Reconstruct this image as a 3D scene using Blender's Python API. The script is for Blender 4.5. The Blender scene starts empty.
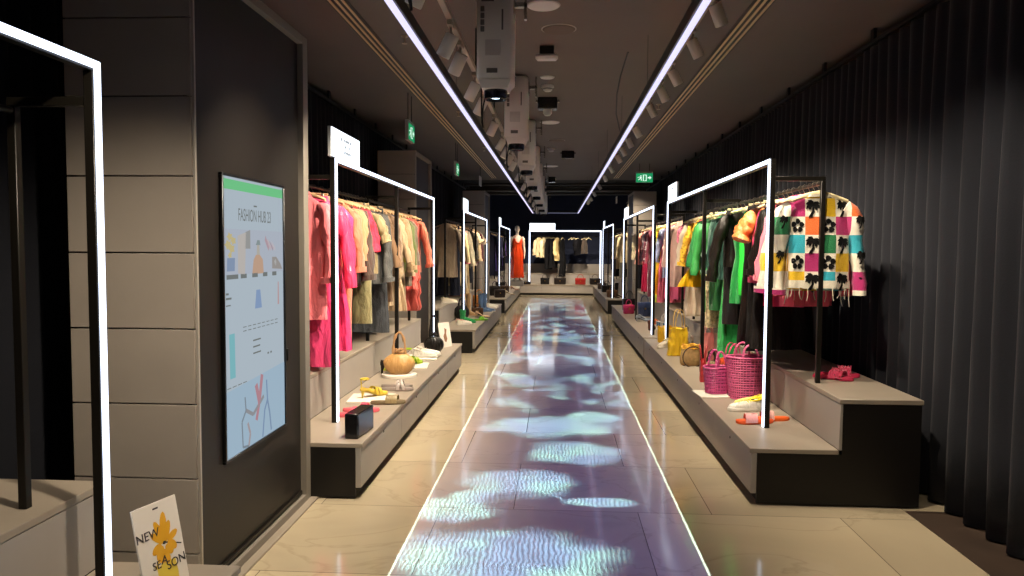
import bpy, bmesh, math, random
from mathutils import Vector, Matrix, noise
RNG = random.Random(11)
SC = bpy.context.scene
COL = SC.collection
PI = math.pi
sin, cos = math.sin, math.cos

# ------------------------------------------------------------------ materials
def lin(h):
    h = h.lstrip('#')
    r = []
    for i in (0, 2, 4):
        c = int(h[i:i+2], 16)/255
        r.append(c/12.92 if c <= .04045 else ((c+.055)/1.055)**2.4)
    return (*r, 1.0)

_M = {}
def mat(name, col, rough=.6, metal=0, bump=0, bscale=60, var=0, vscale=6, sheen=0, coat=0, spec=.5, trans=0, wrinkle=0, stretch=(1, 1, 1)):
    if name in _M:
        return _M[name]
    m = bpy.data.materials.new(name); m.use_nodes = True
    nt = m.node_tree; b = nt.nodes['Principled BSDF']
    c = lin(col) if isinstance(col, str) else col
    b.inputs['Base Color'].default_value = c
    b.inputs['Roughness'].default_value = rough
    b.inputs['Metallic'].default_value = metal
    b.inputs['Specular IOR Level'].default_value = spec
    b.inputs['Sheen Weight'].default_value = sheen
    b.inputs['Coat Weight'].default_value = coat
    b.inputs['Transmission Weight'].default_value = trans
    tc = nt.nodes.new('ShaderNodeTexCoord')
    mp = nt.nodes.new('ShaderNodeMapping'); mp.inputs['Scale'].default_value = stretch
    nt.links.new(tc.outputs['Object'], mp.inputs['Vector'])
    if var:
        n = nt.nodes.new('ShaderNodeTexNoise'); n.inputs['Scale'].default_value = vscale; n.inputs['Detail'].default_value = 4
        nt.links.new(mp.outputs['Vector'], n.inputs['Vector'])
        mr = nt.nodes.new('ShaderNodeMapRange')
        mr.inputs['From Min'].default_value = .3; mr.inputs['From Max'].default_value = .7
        mr.inputs['To Min'].default_value = 1-var; mr.inputs['To Max'].default_value = 1+var
        nt.links.new(n.outputs['Fac'], mr.inputs['Value'])
        mx = nt.nodes.new('ShaderNodeVectorMath'); mx.operation = 'SCALE'
        mx.inputs[0].default_value = c[:3]
        nt.links.new(mr.outputs['Result'], mx.inputs['Scale'])
        nt.links.new(mx.outputs['Vector'], b.inputs['Base Color'])
    if bump and wrinkle:
        mw = nt.nodes.new('ShaderNodeMapping'); mw.inputs['Scale'].default_value = (1, 1, .3)
        nt.links.new(tc.outputs['Object'], mw.inputs['Vector'])
        nw = nt.nodes.new('ShaderNodeTexNoise'); nw.inputs['Scale'].default_value = 13; nw.inputs['Detail'].default_value = 3; nw.inputs['Distortion'].default_value = 1.2
        nt.links.new(mw.outputs['Vector'], nw.inputs['Vector'])
        bw = nt.nodes.new('ShaderNodeBump'); bw.inputs['Strength'].default_value = wrinkle; bw.inputs['Distance'].default_value = .04
        nt.links.new(nw.outputs['Fac'], bw.inputs['Height'])
    if bump:
        n2 = nt.nodes.new('ShaderNodeTexNoise'); n2.inputs['Scale'].default_value = bscale; n2.inputs['Detail'].default_value = 3
        nt.links.new(mp.outputs['Vector'], n2.inputs['Vector'])
        bp = nt.nodes.new('ShaderNodeBump'); bp.inputs['Strength'].default_value = bump; bp.inputs['Distance'].default_value = .01
        nt.links.new(n2.outputs['Fac'], bp.inputs['Height'])
        if wrinkle: nt.links.new(bw.outputs['Normal'], bp.inputs['Normal'])
        nt.links.new(bp.outputs['Normal'], b.inputs['Normal'])
    _M[name] = m
    return m

def emit(name, col, st):
    if name in _M:
        return _M[name]
    m = bpy.data.materials.new(name); m.use_nodes = True
    nt = m.node_tree; nt.nodes.remove(nt.nodes['Principled BSDF'])
    e = nt.nodes.new('ShaderNodeEmission'); e.inputs['Color'].default_value = lin(col) if isinstance(col, str) else col
    e.inputs['Strength'].default_value = st
    nt.links.new(e.outputs[0], nt.nodes['Material Output'].inputs['Surface'])
    _M[name] = m
    return m

FAB = dict(cotton=dict(rough=.85, sheen=.15, bump=.25, bscale=45, var=.08, vscale=7),
           satin=dict(rough=.33, bump=.15, bscale=14, var=.05),
           leather=dict(rough=.38, bump=.3, bscale=40, var=.08, coat=.15),
           velvet=dict(rough=.9, sheen=.8, bump=.2, bscale=30, var=.1),
           denim=dict(rough=.9, bump=.5, bscale=110, var=.25, vscale=9),
           knit=dict(rough=.95, sheen=.3, bump=.7, bscale=120, var=.1),
           print=dict(rough=.8, bump=.2, bscale=40, var=.6, vscale=28))
def cloth(hexc, kind='cotton'):
    lum = sum(lin(hexc)[:3])/3
    F = dict(FAB[kind])
    if lum < .03: F['sheen'] = 0; F['spec'] = .25
    return mat('cloth_%s_%s' % (kind, hexc.strip('#')), hexc, wrinkle={'knit': .25, 'leather': .6}.get(kind, .8), **F)

# ------------------------------------------------------------------ mesh builder
class MB:
    def __init__(s):
        s.v = []; s.f = []; s.mi = []; s.cm = 0
    def add(s, vs, fs, M=None):
        o = len(s.v)
        for p in vs:
            p = Vector(p)
            s.v.append(M @ p if M else p)
        for f in fs:
            s.f.append([i+o for i in f]); s.mi.append(s.cm)
    def box(s, x0, x1, y0, y1, z0, z1, bev=.002, M=None):
        if x0 > x1: x0, x1 = x1, x0
        if y0 > y1: y0, y1 = y1, y0
        if z0 > z1: z0, z1 = z1, z0
        b = min(bev, (x1-x0)*.45, (y1-y0)*.45, (z1-z0)*.45)
        c = Vector(((x0+x1)/2, (y0+y1)/2, (z0+z1)/2)); h = Vector(((x1-x0)/2, (y1-y0)/2, (z1-z0)/2))
        vs = []; idx = {}
        for sx in (-1, 1):
            for sy in (-1, 1):
                for sz in (-1, 1):
                    sg = (sx, sy, sz)
                    for a in range(3):
                        p = [c[i]+sg[i]*(h[i] if i == a else h[i]-b) for i in range(3)]
                        idx[(sg, a)] = len(vs); vs.append(p)
        fs = []
        for a in range(3):
            u, w = (a+1) % 3, (a+2) % 3
            for sa in (-1, 1):
                q = []
                for su, sw in ((-1, -1), (1, -1), (1, 1), (-1, 1)):
                    sg = [0, 0, 0]; sg[a] = sa; sg[u] = su; sg[w] = sw
                    q.append(idx[(tuple(sg), a)])
                fs.append(q if sa > 0 else q[::-1])
        for a in range(3):
            u, w = (a+1) % 3, (a+2) % 3
            for su in (-1, 1):
                for sw in (-1, 1):
                    g0 = [0, 0, 0]; g1 = [0, 0, 0]
                    g0[a] = -1; g1[a] = 1
                    for g in (g0, g1):
                        g[u] = su; g[w] = sw
                    q = [idx[(tuple(g0), u)], idx[(tuple(g1), u)], idx[(tuple(g1), w)], idx[(tuple(g0), w)]]
                    fs.append(q if su*sw < 0 else q[::-1])
        for sx in (-1, 1):
            for sy in (-1, 1):
                for sz in (-1, 1):
                    q = [idx[((sx, sy, sz), a)] for a in range(3)]
                    fs.append(q if sx*sy*sz > 0 else q[::-1])
        s.add(vs, fs, M)
        return s
    def loft(s, rings, cap0=True, cap1=True, closed=False, M=None):
        n = len(rings[0]); vs = [p for r in rings for p in r]; fs = []
        R = len(rings)
        for i in range(R if closed else R-1):
            a, b = i*n, ((i+1) % R)*n
            for k in range(n):
                k2 = (k+1) % n
                fs.append((a+k, a+k2, b+k2, b+k))
        if not closed:
            if cap0: fs.append(tuple(range(n))[::-1])
            if cap1: fs.append(tuple(range((R-1)*n, R*n)))
        s.add(vs, fs, M)
        return s
    def tube(s, pts, r, n=8, closed=False, flat=1.0, M=None, up=None):
        pts = [Vector(p) for p in pts]; N = len(pts)
        rr = r if isinstance(r, (list, tuple)) else [r]*N
        rings = []; ref = Vector(up) if up else None
        for i in range(N):
            if closed: t = pts[(i+1) % N]-pts[i-1]
            else: t = pts[min(i+1, N-1)]-pts[max(i-1, 0)]
            if t.length < 1e-9: t = Vector((0, 0, 1))
            t.normalize()
            if ref is None:
                ref = Vector((0, 0, 1)) if abs(t.z) < .9 else Vector((1, 0, 0))
            a = t.cross(ref)
            if a.length < 1e-6: a = t.orthogonal()
            a.normalize(); b = a.cross(t).normalized()
            if not up: ref = b
            rings.append([pts[i]+a*(cos(2*PI*k/n)*rr[i])+b*(sin(2*PI*k/n)*rr[i]*flat) for k in range(n)])
        s.loft(rings, closed=closed, M=M)
        return s
    def lathe(s, prof, n=24, c=(0, 0, 0), sx=1, sy=1, M=None, cap0=True, cap1=True):
        c = Vector(c)
        s.loft([[c+Vector((r*sx*cos(2*PI*k/n), r*sy*sin(2*PI*k/n), z)) for k in range(n)] for r, z in prof], cap0, cap1, M=M)
        return s
    def prism(s, poly, z0, z1, M=None):
        s.loft([[(x, y, z0) for x, y in poly], [(x, y, z1) for x, y in poly]], M=M)
        return s
    def obj(s, name, m, parent=None, loc=None, rot=None, smooth=True, ang=40):
        me = bpy.data.meshes.new(name)
        me.from_pydata([tuple(p) for p in s.v], [], s.f)
        ms = m if isinstance(m, (list, tuple)) else [m]
        for x in ms: me.materials.append(x)
        if len(ms) > 1: me.polygons.foreach_set('material_index', s.mi)
        me.validate()
        if smooth:
            me.shade_smooth()
            me.set_sharp_from_angle(angle=math.radians(ang))
        me.update()
        o = bpy.data.objects.new(name, me); COL.objects.link(o)
        if parent: o.parent = parent
        if loc is not None: o.location = loc
        if rot is not None: o.rotation_euler = rot
        return o

def tag(o, label, cat, group=None, kind=None):
    o['label'] = label; o['category'] = cat
    if group: o['group'] = group
    if kind: o['kind'] = kind
    return o
def T(name, label, cat, loc=(0, 0, 0), rz=0, group=None, rot=None):
    o = bpy.data.objects.new(name, None); COL.objects.link(o)
    o.empty_display_size = .05
    o.location = loc; o.rotation_euler = rot if rot else (0, 0, rz)
    return tag(o, label, cat, group)
def struct(o, label=None):
    o['kind'] = 'structure'
    if label: o['label'] = label
    return o
def copy_tree(o, parent=None):
    c = o.copy(); COL.objects.link(c)
    if parent: c.parent = parent
    for ch in list(o.children): copy_tree(ch, c)
    return c
def text(body, size, m, parent, loc, rot, name='lettering', ext=.0006, align='CENTER', sx=1):
    cu = bpy.data.curves.new(name, 'FONT'); cu.body = body; cu.size = size; cu.extrude = ext
    cu.align_x = align; cu.align_y = 'CENTER'; cu.materials.append(m)
    tmp = bpy.data.objects.new(name, cu); COL.objects.link(tmp); bpy.context.view_layer.update()
    me = bpy.data.meshes.new_from_object(tmp.evaluated_get(bpy.context.evaluated_depsgraph_get()))
    bpy.data.objects.remove(tmp)
    o = bpy.data.objects.new(name, me); COL.objects.link(o)
    o.parent = parent; o.location = loc; o.rotation_euler = rot; o.scale = (sx, 1, 1)
    return o
def sstep(a, b, x):
    t = max(0, min(1, (x-a)/(b-a))); return t*t*(3-2*t)
def interp(tab, z):
    if z <= tab[0][0]: return tab[0][1:]
    for a, b in zip(tab, tab[1:]):
        if z <= b[0]:
            t = (z-a[0])/(b[0]-a[0]); t = t*t*(3-2*t)*.5+t*.5
            return tuple(u+(w-u)*t for u, w in zip(a[1:], b[1:]))
    return tab[-1][1:]

black = mat('black_metal', '#17140f', .42, .3, spec=.4)
black_panel = mat('black_laminate', '#0d0a08', .5, bump=.05, spec=.4)
grey_panel = mat('grey_laminate', '#9f9890', .5, var=.04, vscale=3, bump=.03)
top_panel = mat('beige_worktop', '#968b7c', .42, var=.05, vscale=5, bump=.02)
white_plastic = mat('white_plastic', '#d8d2c8', .4, var=.02)
led = emit('led_white', '#dfeaff', 3.2)
lamp_face = emit('lamp_face_warm', '#ffe2b0', 9.0)
chrome = mat('chrome', '#b8b4ac', .2, .9)

# ------------------------------------------------------------------ room shell
def floor_material():
    m = bpy.data.materials.new('stone_tile_floor'); m.use_nodes = True
    nt = m.node_tree; b = nt.nodes['Principled BSDF']; N = nt.nodes.new; L = nt.links.new
    tc = N('ShaderNodeTexCoord'); mp = N('ShaderNodeMapping'); mp.inputs['Location'].default_value = (.25, .32, 0)
    L(tc.outputs['Object'], mp.inputs[0])
    br = N('ShaderNodeTexBrick'); br.offset = .37; br.inputs['Scale'].default_value = 1
    br.inputs['Brick Width'].default_value = 1.2; br.inputs['Row Height'].default_value = .955
    br.inputs['Mortar Size'].default_value = .003; br.inputs['Mortar Smooth'].default_value = .4
    br.inputs['Color1'].default_value = lin('#c4b496'); br.inputs['Color2'].default_value = lin('#b1a388')
    br.inputs['Mortar'].default_value = lin('#6a604f')
    L(mp.outputs[0], br.inputs['Vector'])
    n1 = N('ShaderNodeTexNoise'); n1.inputs['Scale'].default_value = 1.1; n1.inputs['Detail'].default_value = 6; n1.inputs['Distortion'].default_value = .9
    mp2 = N('ShaderNodeMapping'); mp2.inputs['Rotation'].default_value = (0, 0, .6); mp2.inputs['Scale'].default_value = (1, 1.5, 1)
    L(tc.outputs['Object'], mp2.inputs[0]); L(mp2.outputs[0], n1.inputs['Vector'])
    rp = N('ShaderNodeValToRGB'); e = rp.color_ramp.elements
    e[0].position = .3; e[0].color = (.86, .86, .88, 1); e[1].position = .72; e[1].color = (1.05, 1.04, 1.02, 1)
    for p, c in ((.485, (1, 1, 1, 1)), (.5, (.86, .85, .84, 1)), (.515, (1, 1, 1, 1))):
        x = e.new(p); x.color = c
    L(n1.outputs['Fac'], rp.inputs[0])
    mx = N('ShaderNodeVectorMath'); mx.operation = 'MULTIPLY'
    L(br.outputs['Color'], mx.inputs[0]); L(rp.outputs[0], mx.inputs[1]); L(mx.outputs[0], b.inputs['Base Color'])
    b.inputs['Roughness'].default_value = .10
    b.inputs['Specular IOR Level'].default_value = .5
    return m
struct(MB().box(-2.75, 2.75, -2.2, 27, -.1, 0, 0).obj('floor', floor_material(), smooth=False))
ceil_m = mat('ceiling_paint', '#655c54', .85, var=.04, vscale=1.5)
struct(MB().box(-2.75, 2.75, -2.2, 18.6, 3.3, 3.4, 0).obj('ceiling', ceil_m, smooth=False))
dark_wall = mat('navy_black_wall', '#191b22', .8, var=.1, vscale=2)
struct(MB().box(-2.75, 2.75, 18.6, 27, 3.75, 3.85, 0).obj('ceiling_raised', mat('dark_ceiling_void', '#241f1b', .9), smooth=False))
struct(MB().box(-2.75, 2.75, 18.55, 18.6, 3.4, 3.85, 0).obj('trim_1', mat('dark_ceiling_void', '#241f1b', .9), smooth=False))
struct(MB().box(-2.75, -2.65, -2.2, 27, 0, 3.85, 0).obj('wall_left', dark_wall, smooth=False))
struct(MB().box(2.65, 2.75, -2.2, 27, 0, 3.85, 0).obj('wall_right', dark_wall, smooth=False))
struct(MB().box(-2.75, 2.75, 26.9, 27, 0, 3.85, 0).obj('wall_far', mat('navy_wall', '#202944', .8, var=.1, vscale=2), smooth=False))
struct(MB().box(-2.75, 2.75, -2.2, -2.1, 0, 3.85, 0).obj('wall_near', dark_wall, smooth=False))
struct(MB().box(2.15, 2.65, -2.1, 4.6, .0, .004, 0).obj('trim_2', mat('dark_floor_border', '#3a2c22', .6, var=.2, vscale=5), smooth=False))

def curtain(x, y0, y1, label, seed, ztop=3.16, amp=.045):
    r = random.Random(seed); mb = MB(); n = int((y1-y0)/.02)
    ph = 0; cols = []
    w = r.uniform(.1, .2); a = amp
    zs = [.015, .5, 1.1, 1.8, 2.5, ztop]
    for i in range(n+1):
        y = y0+(y1-y0)*i/n
        ph += .02*2*PI/w
        if r.random() < .06: w = r.uniform(.1, .24); a = amp*r.uniform(.6, 1.3)
        col = []
        for z in zs:
            k = 1-.45*sstep(1.8, ztop, z)
            col.append((x+a*k*sin(ph+.5*sin(z*1.3+y))+.02*noise.noise((y*3, z*.7, seed)), y, z))
        cols.append(col)
    nz = len(zs)
    vs = [p for c in cols for p in c]
    fs = [(i*nz+k, (i+1)*nz+k, (i+1)*nz+k+1, i*nz+k+1) for i in range(n) for k in range(nz-1)]
    mb.add(vs, fs)
    m = mat('curtain_cloth', '#15171f', .95, sheen=.04, bump=.15, bscale=90, var=.08)
    o = mb.obj('curtain', m, ang=180)
    so = o.modifiers.new('thickness', 'SOLIDIFY'); so.thickness = .004
    tag(o, label, 'curtain')
    return o
curtain(2.42, -1.9, 26.3, 'tall charcoal pleated curtain behind the clothes rail with the palm tree jacket', 3)
curtain(-2.5, -1.9, 26.3, 'tall charcoal pleated curtain behind the rail of pink clothes', 5)
for x, lab in ((2.42, 'thin black curtain track above the palm tree jacket side'), (-2.5, 'thin black curtain track above the pink clothes side')):
    t = T('curtain_track', lab, 'curtain track', (x, 0, 3.2))
    MB().box(-.015, .015, -1.9, 26.3, -.015, .015).obj('track_rail', black, t)
    b0 = MB().box(-.012, .012, -.03, .03, .0155, .1).obj('bracket', black, t, (0, -1.4, 0))
    for k in range(1, 26):
        b = b0.copy(); COL.objects.link(b); b.location = (0, -1.4+k*1.05, 0)

# ------------------------------------------------------------------ grey pillars
cladding_m = mat('taupe_cladding', '#a0968a', .55, var=.05, vscale=4, bump=.03)
frame_m = mat('taupe_frame', '#7d766c', .5, bump=.02)
door_m = mat('dark_bronze_panel', '#191410', .5, bump=.02, spec=.5)
def pillar(y0, y1, xf, xb, label, s=-1, portal=True):
    # s=-1: on the negative X side; xf is the face on the aisle, xb the back
    H = 2.88
    t = T('display_pillar', label, 'pillar', (0, 0, 0))
    a, b = sorted((xf, xb))
    MB().box(a+.02, b-.05 if s < 0 else b-.02, y0+.02, y1-.02, 0, H-.01).obj('core', black_panel, t)
    zs = [0, .245, .58, .91, 1.24, 1.57, 1.9, 2.24, 2.57, H]
    mb = MB(); xc = (a, b-.012) if s < 0 else (a+.012, b)
    for z0, z1 in zip(zs, zs[1:]):
        mb.box(*xc, y0, y0+.02, z0+.003, z1-.003, .002)
        mb.box(*xc, y1-.02, y1, z0+.003, z1-.003, .002)
    mb.obj('cladding', cladding_m, t)
    MB().box(xf-.006, xf+.006, y0-.002, y0+.012, 0, H).obj('edge_trim', mat('pale_edge_trim', '#b9b1a4', .4, .3), t)
    f = MB(); o = xf; i = xf+s*.06
    fr = .085
    f.box(o, i, y1-fr, y1+.0, 0, H)
    f.box(o, i, y0+.012, y1-fr, H-.05, H)
    f.box(o, i, y0+.012, y1-fr, 0, .05)
    f.obj('portal_frame', frame_m, t)
    MB().box(xf+s*.035, xf+s*.055, y0+.014, y1-fr, .05, H-.05).obj('side_panel', door_m, t)
    mb = MB(); mb.box(xf+s*.02, xf+s*.036, y0+.03, y1-fr-.02, .06, .085)
    mb.obj('bottom_rail', black, t)
    return t
p1 = pillar(3.1, 4.56, -1.55, -2.12, 'tall grey clad pillar with dark side panel carrying the touch screen')
MB().box(-1.588, -1.572, 4.24, 4.265, .93, 1.0).obj('latch', black, p1)
MB().box(-1.55, -1.50, 3.1, 4.56, 0, .012).obj('floor_sill', top_panel, p1)
pillar(9.75, 11.0, -1.87, -2.38, 'grey clad pillar with dark side panel just beyond the rail of pink clothes')
pillar(16.6, 17.85, -1.62, -2.12, 'grey clad pillar before the mannequin in the orange dress')
pillar(16.7, 18.05, 1.7, 2.2, 'distant grey pillar standing among the right hand rails', s=1)

# touch screen
def touch_screen():
    y0, y1, z0, z1 = 3.41, 4.18, .57, 1.935
    X = -1.585
    t = T('touch_screen', 'lit portrait touch screen showing a fashion page on the dark pillar side', 'screen', (X, (y0+y1)/2, (z0+z1)/2), rot=(PI/2, 0, PI/2))
    # local: x -> world +Y, y -> world +Z, z -> world +X
    w, h = (y1-y0)/2, (z1-z0)/2
    bz = MB()
    bz.box(-w-.014, w+.014, h, h+.014, 0, .02); bz.box(-w-.014, w+.014, -h-.014, -h, 0, .02)
    bz.box(-w-.014, -w, -h, h, 0, .02); bz.box(w, w+.014, -h, h, 0, .02)
    bz.obj('bezel', mat('screen_bezel', '#0b0b0b', .3), t)
    MB().box(-w, w, -h, h, .001, .010, 0).obj('display', emit('screen_white', '#bfcdd8', .75), t)
    MB().box(-w, w, h-.06, h-.012, .010, .0105, 0).obj('header_bar', emit('screen_green', '#7ad292', .8), t)
    Z = .0108
    tab = [(0, 0), (.275, .18), (.38, .25), (.73, .475), (.80, .495), (.9, .57), (1.0, .66), (1.19, .98), (1.24, 1.03), (2, 1.8)]
    def fy(y):
        d = h-y
        for a, b in zip(tab, tab[1:]):
            if d <= b[0]: return h-(a[1]+(b[1]-a[1])*(d-a[0])/(b[0]-a[0]))
        return y
    def poly(m, pts, col, name='illustration', raw=False):
        mb = MB(); mb.prism([(x, y if raw else fy(y)) for x, y in pts][::-1], Z-.0005, Z); return mb.obj(name, emit('screen_'+col.strip('#'), [.6*a+.4*b for a, b in zip(lin(col), lin('#bfcdd8'))], .72), t, smooth=False)  # picture colours are washed toward the page tint to imitate haze
    text('FASHION HUB 23', .088, emit('screen_text', '#858a88', .7), t, (0, h-.18, Z), (0, 0, 0), ext=.0002, sx=.62)
    MB().box(-.02, .02, h-.13, h-.122, Z-.0005, Z, 0).obj('text_line', emit('screen_text', '#858a88', .7), t)
    # lilac picture band
    poly(None, [(-w, h-.38), (-w, h-.73), (w, h-.73), (w, h-.38)], '#c3c8d8', 'picture_band')
    Z = .0114
    # yellow flower in blue vase
    for cx, cy, r in ((-.31, h-.44, .035), (-.27, h-.47, .035), (-.33, h-.50, .04), (-.29, h-.53, .04), (-.31, h-.58, .025)):
        poly(None, [(cx+r*cos(k*PI/5)*(1 if k % 2 else .6), cy+r*sin(k*PI/5)*(1 if k % 2 else .6)) for k in range(10)], '#e6c63a', 'flower')
    poly(None, [(-.34, h-.60), (-.345, h-.70), (-.26, h-.70), (-.255, h-.60)], '#6d86b5', 'vase')
    # stone slab, brown stripe, bottle
    poly(None, [(-.22, h-.43), (-.22, h-.72), (-.14, h-.74), (-.12, h-.40)], '#d9c6b4')
    poly(None, [(-.13, h-.40), (-.14, h-.53), (-.07, h-.53), (-.07, h-.38)], '#9a8d7c')
    poly(None, [(-.03, h-.62), (-.05, h-.74), (.10, h-.74), (.09, h-.62), (.05, h-.58), (.0, h-.58)], '#e09a48', 'bottle_picture')
    poly(None, [(.01, h-.58), (.015, h-.50), (.045, h-.50), (.05, h-.58)], '#c9b79a')
    poly(None, [(.0, h-.50), (.02, h-.46), (.05, h-.46), (.06, h-.50)], '#77857a')
    for k in range(4):
        x = .13+.03*k
        poly(None, [(x, h-.42-.03*k), (x+.05, h-.52), (x+.04, h-.55), (x-.01, h-.46)], ('#c98d96', '#dfb9bc', '#b5818d', '#dac9d0')[k])
    poly(None, [(.22, h-.60), (.22, h-.70), (.37, h-.71), (.34, h-.66), (.28, h-.60)], '#9c836a')
    poly(None, [(.25, h-.64), (.27, h-.62), (.29, h-.65), (.27, h-.68)], '#d8d2cc')
    def words(lst):
        mb = MB()
        for x, y, wd, hh in lst: mb.box(x, x+wd, fy(y), fy(y)+hh, Z-.0006, Z, 0)
        mb.obj('text_line', emit('screen_text', '#858a88', .7), t)
    words([(-.35, h-.80, .13, .022), (-.19, h-.80, .07, .022), (-.05, h-.80, .07, .022), (.09, h-.80, .06, .022), (.22, h-.80, .06, .022)])
    words([(-.36, h-.90, .03, .01), (-.36, h-.925, .06, .01), (-.36, h-.96, .05, .006)])
    poly(None, [(.0, h-.89), (-.02, h-1.0), (.07, h-1.0), (.05, h-.89)], '#6d93d0', 'dress_picture')
    poly(None, [(.30, h-.85), (.295, h-1.0), (.315, h-1.0), (.312, h-.85)], '#d8897c')
    words([(-.17+.06*i, h-1.05-.012*j, .04, .004) for i in range(8) for j in range(2)])
    words([(-.05, h-1.10, .10, .008), (-.05, h-1.12, .09, .008), (-.05, h-1.14, .1, .008), (.14, h-1.155, .02, .01), (.18, h-1.155, .02, .01)])
    poly(None, [(-.33, h-1.06), (-.325, h-1.19), (-.265, h-1.19), (-.27, h-1.06)], '#55c9cf')
    words([(-.36+.06*i, h-1.235, .045, .004) for i in range(4)])
    # blue picture at the foot: two sketched figures
    Z = .0112
    poly(None, [(-w, h-1.04), (-w, -h), (w, -h), (w, h-1.0)], '#a9cbe4', 'picture_band', True)
    Z = .0118
    def stroke(pts, wd, col):
        for (ax, ay), (bx, by) in zip(pts, pts[1:]):
            d = Vector((bx-ax, by-ay)); n = Vector((-d.y, d.x)).normalized()*wd/2
            poly(None, [(ax-n.x, ay-n.y), (ax+n.x, ay+n.y), (bx+n.x, by+n.y), (bx-n.x, by-n.y)], col, 'illustration', True)
    stroke([(-.02, h-1.06), (.02, h-1.16), (.06, h-1.02)], .035, '#cc5560')
    stroke([(.02, h-1.16), (-.02, h-1.25)], .03, '#cc5560')
    stroke([(-.16, h-1.1), (-.15, h-1.17), (-.2, h-1.22), (-.19, h-1.35), (-.12, h-1.36)], .012, '#5a6470')
    stroke([(-.15, h-1.17), (-.06, h-1.21), (.08, h-1.14)], .02, '#8a7c78')
    stroke([(.12, h-1.06), (.13, h-1.17), (.09, h-1.22), (.06, h-1.36)], .014, '#4f7bb5')
    stroke([(.13, h-1.17), (.16, h-1.25), (.18, h-1.35)], .016, '#5a7fb0')
    stroke([(-.13, h-1.24), (-.1, h-1.3), (-.12, h-1.36)], .018, '#b08c84')
    return t
touch_screen()

# ------------------------------------------------------------------ display platforms
def platform(y0, y1, s, label, first_end=True, lower=True):
    t = T('display_platform', label, 'display platform', (0, (y0+y1)/2, 0), group=None)
    def bx(mb, xa, xb, ya, yb, za, zb, bev=.002):
        mb.box(s*xa, s*xb, ya-(y0+y1)/2, yb-(y0+y1)/2, za, zb, bev)
    mb = MB(); bx(mb, 1.215, 1.757, y0, y1, .332, .36, .003); mb.obj('lower_top', top_panel, t)
    n = max(1, round((y1-y0)/1.22)); L = (y1-y0)/n
    for k in range(n):
        mb = MB(); bx(mb, 1.225, 1.26, y0+k*L+.002, y0+(k+1)*L-.002, .075, .331); p = mb.obj('front_panel', grey_panel, t)
        q = MB(); q.lathe([(.0001, 0), (.009, 0), (.009, .003), (.006, .004), (.0001, .004)], 12,
                          M=Matrix.Translation((s*1.225, y0+(k+.5)*L-(y0+y1)/2, .285)) @ Matrix.Rotation(-s*PI/2, 4, 'Y'))
        q.obj('lock', black, p)
    mb = MB(); bx(mb, 1.285, 2.24, y0+.045, y1-.045, 0, .075, .0); mb.obj('plinth', black_panel, t)
    for ya in (y0+.004, y1-.024):
        m = MB(); yy = ya-(y0+y1)/2
        poly = [(1.262, .012), (2.25, .012), (2.25, .648), (1.777, .648), (1.777, .331), (1.262, .331)]
        r = [[(s*x, yy, z) for x, z in poly], [(s*x, yy+.02, z) for x, z in poly]]
        m.loft(r if s > 0 else r[::-1]); m.obj('end_panel', black_panel, t, smooth=False)
    for k in range(n):
        mb = MB(); bx(mb, 1.758, 1.776, y0+k*L+.001, y0+(k+1)*L-.001, .3605, .649); mb.obj('riser_panel', grey_panel, t)
    mb = MB(); bx(mb, 1.755, 2.26, y0, y1, .65, .68, .003); mb.obj('upper_top', top_panel, t)
    return t
platform(-1.5, 2.75, -1, 'two step grey platform cropped by the frame edge, carrying the new season card')
platform(4.55, 9.5, -1, 'two step grey platform under the rail of pink clothes')
platform(11.08, 16.4, -1, 'two step grey platform holding the green shoe and denim boots')
platform(18.0, 24.9, -1, 'two step grey platform leading up to the mannequin in the orange dress')
platform(4.64, 10.3, 1, 'two step grey platform holding the pink woven baskets')
platform(10.42, 16.4, 1, 'two step grey platform holding the small magenta bag, below mustard and crimson clothes')
platform(18.2, 24.9, 1, 'two step grey platform farthest along the side opposite the mannequin')
# end wall platform
t = T('display_platform', 'grey stepped platform across the navy end wall', 'display platform', (0, 26, 0))
for x0 in (-1.7, -.5, .7):
    MB().box(x0+.002, x0+1.198, -.8, -.765, .075, .331).obj('front_panel', grey_panel, t)
MB().box(-2.3, 2.3, -.81, .1, .332, .36).obj('lower_top', top_panel, t)
MB().box(-2.3, 2.3, -.74, .6, 0, .075).obj('plinth', black_panel, t)
for x0 in (-2.3, -1.15, 0, 1.15):
    MB().box(x0+.002, x0+1.148, .0, .02, .361, .69).obj('riser_panel', grey_panel, t)
MB().box(-2.3, 2.3, -.01, .5, .69, .72).obj('upper_top', top_panel, t)
for x0 in (-2.3, -1.15, 0, 1.15):
    MB().box(x0+.002, x0+1.148, .5, .53, .721, 1.05).obj('back_panel', grey_panel, t)

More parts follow.
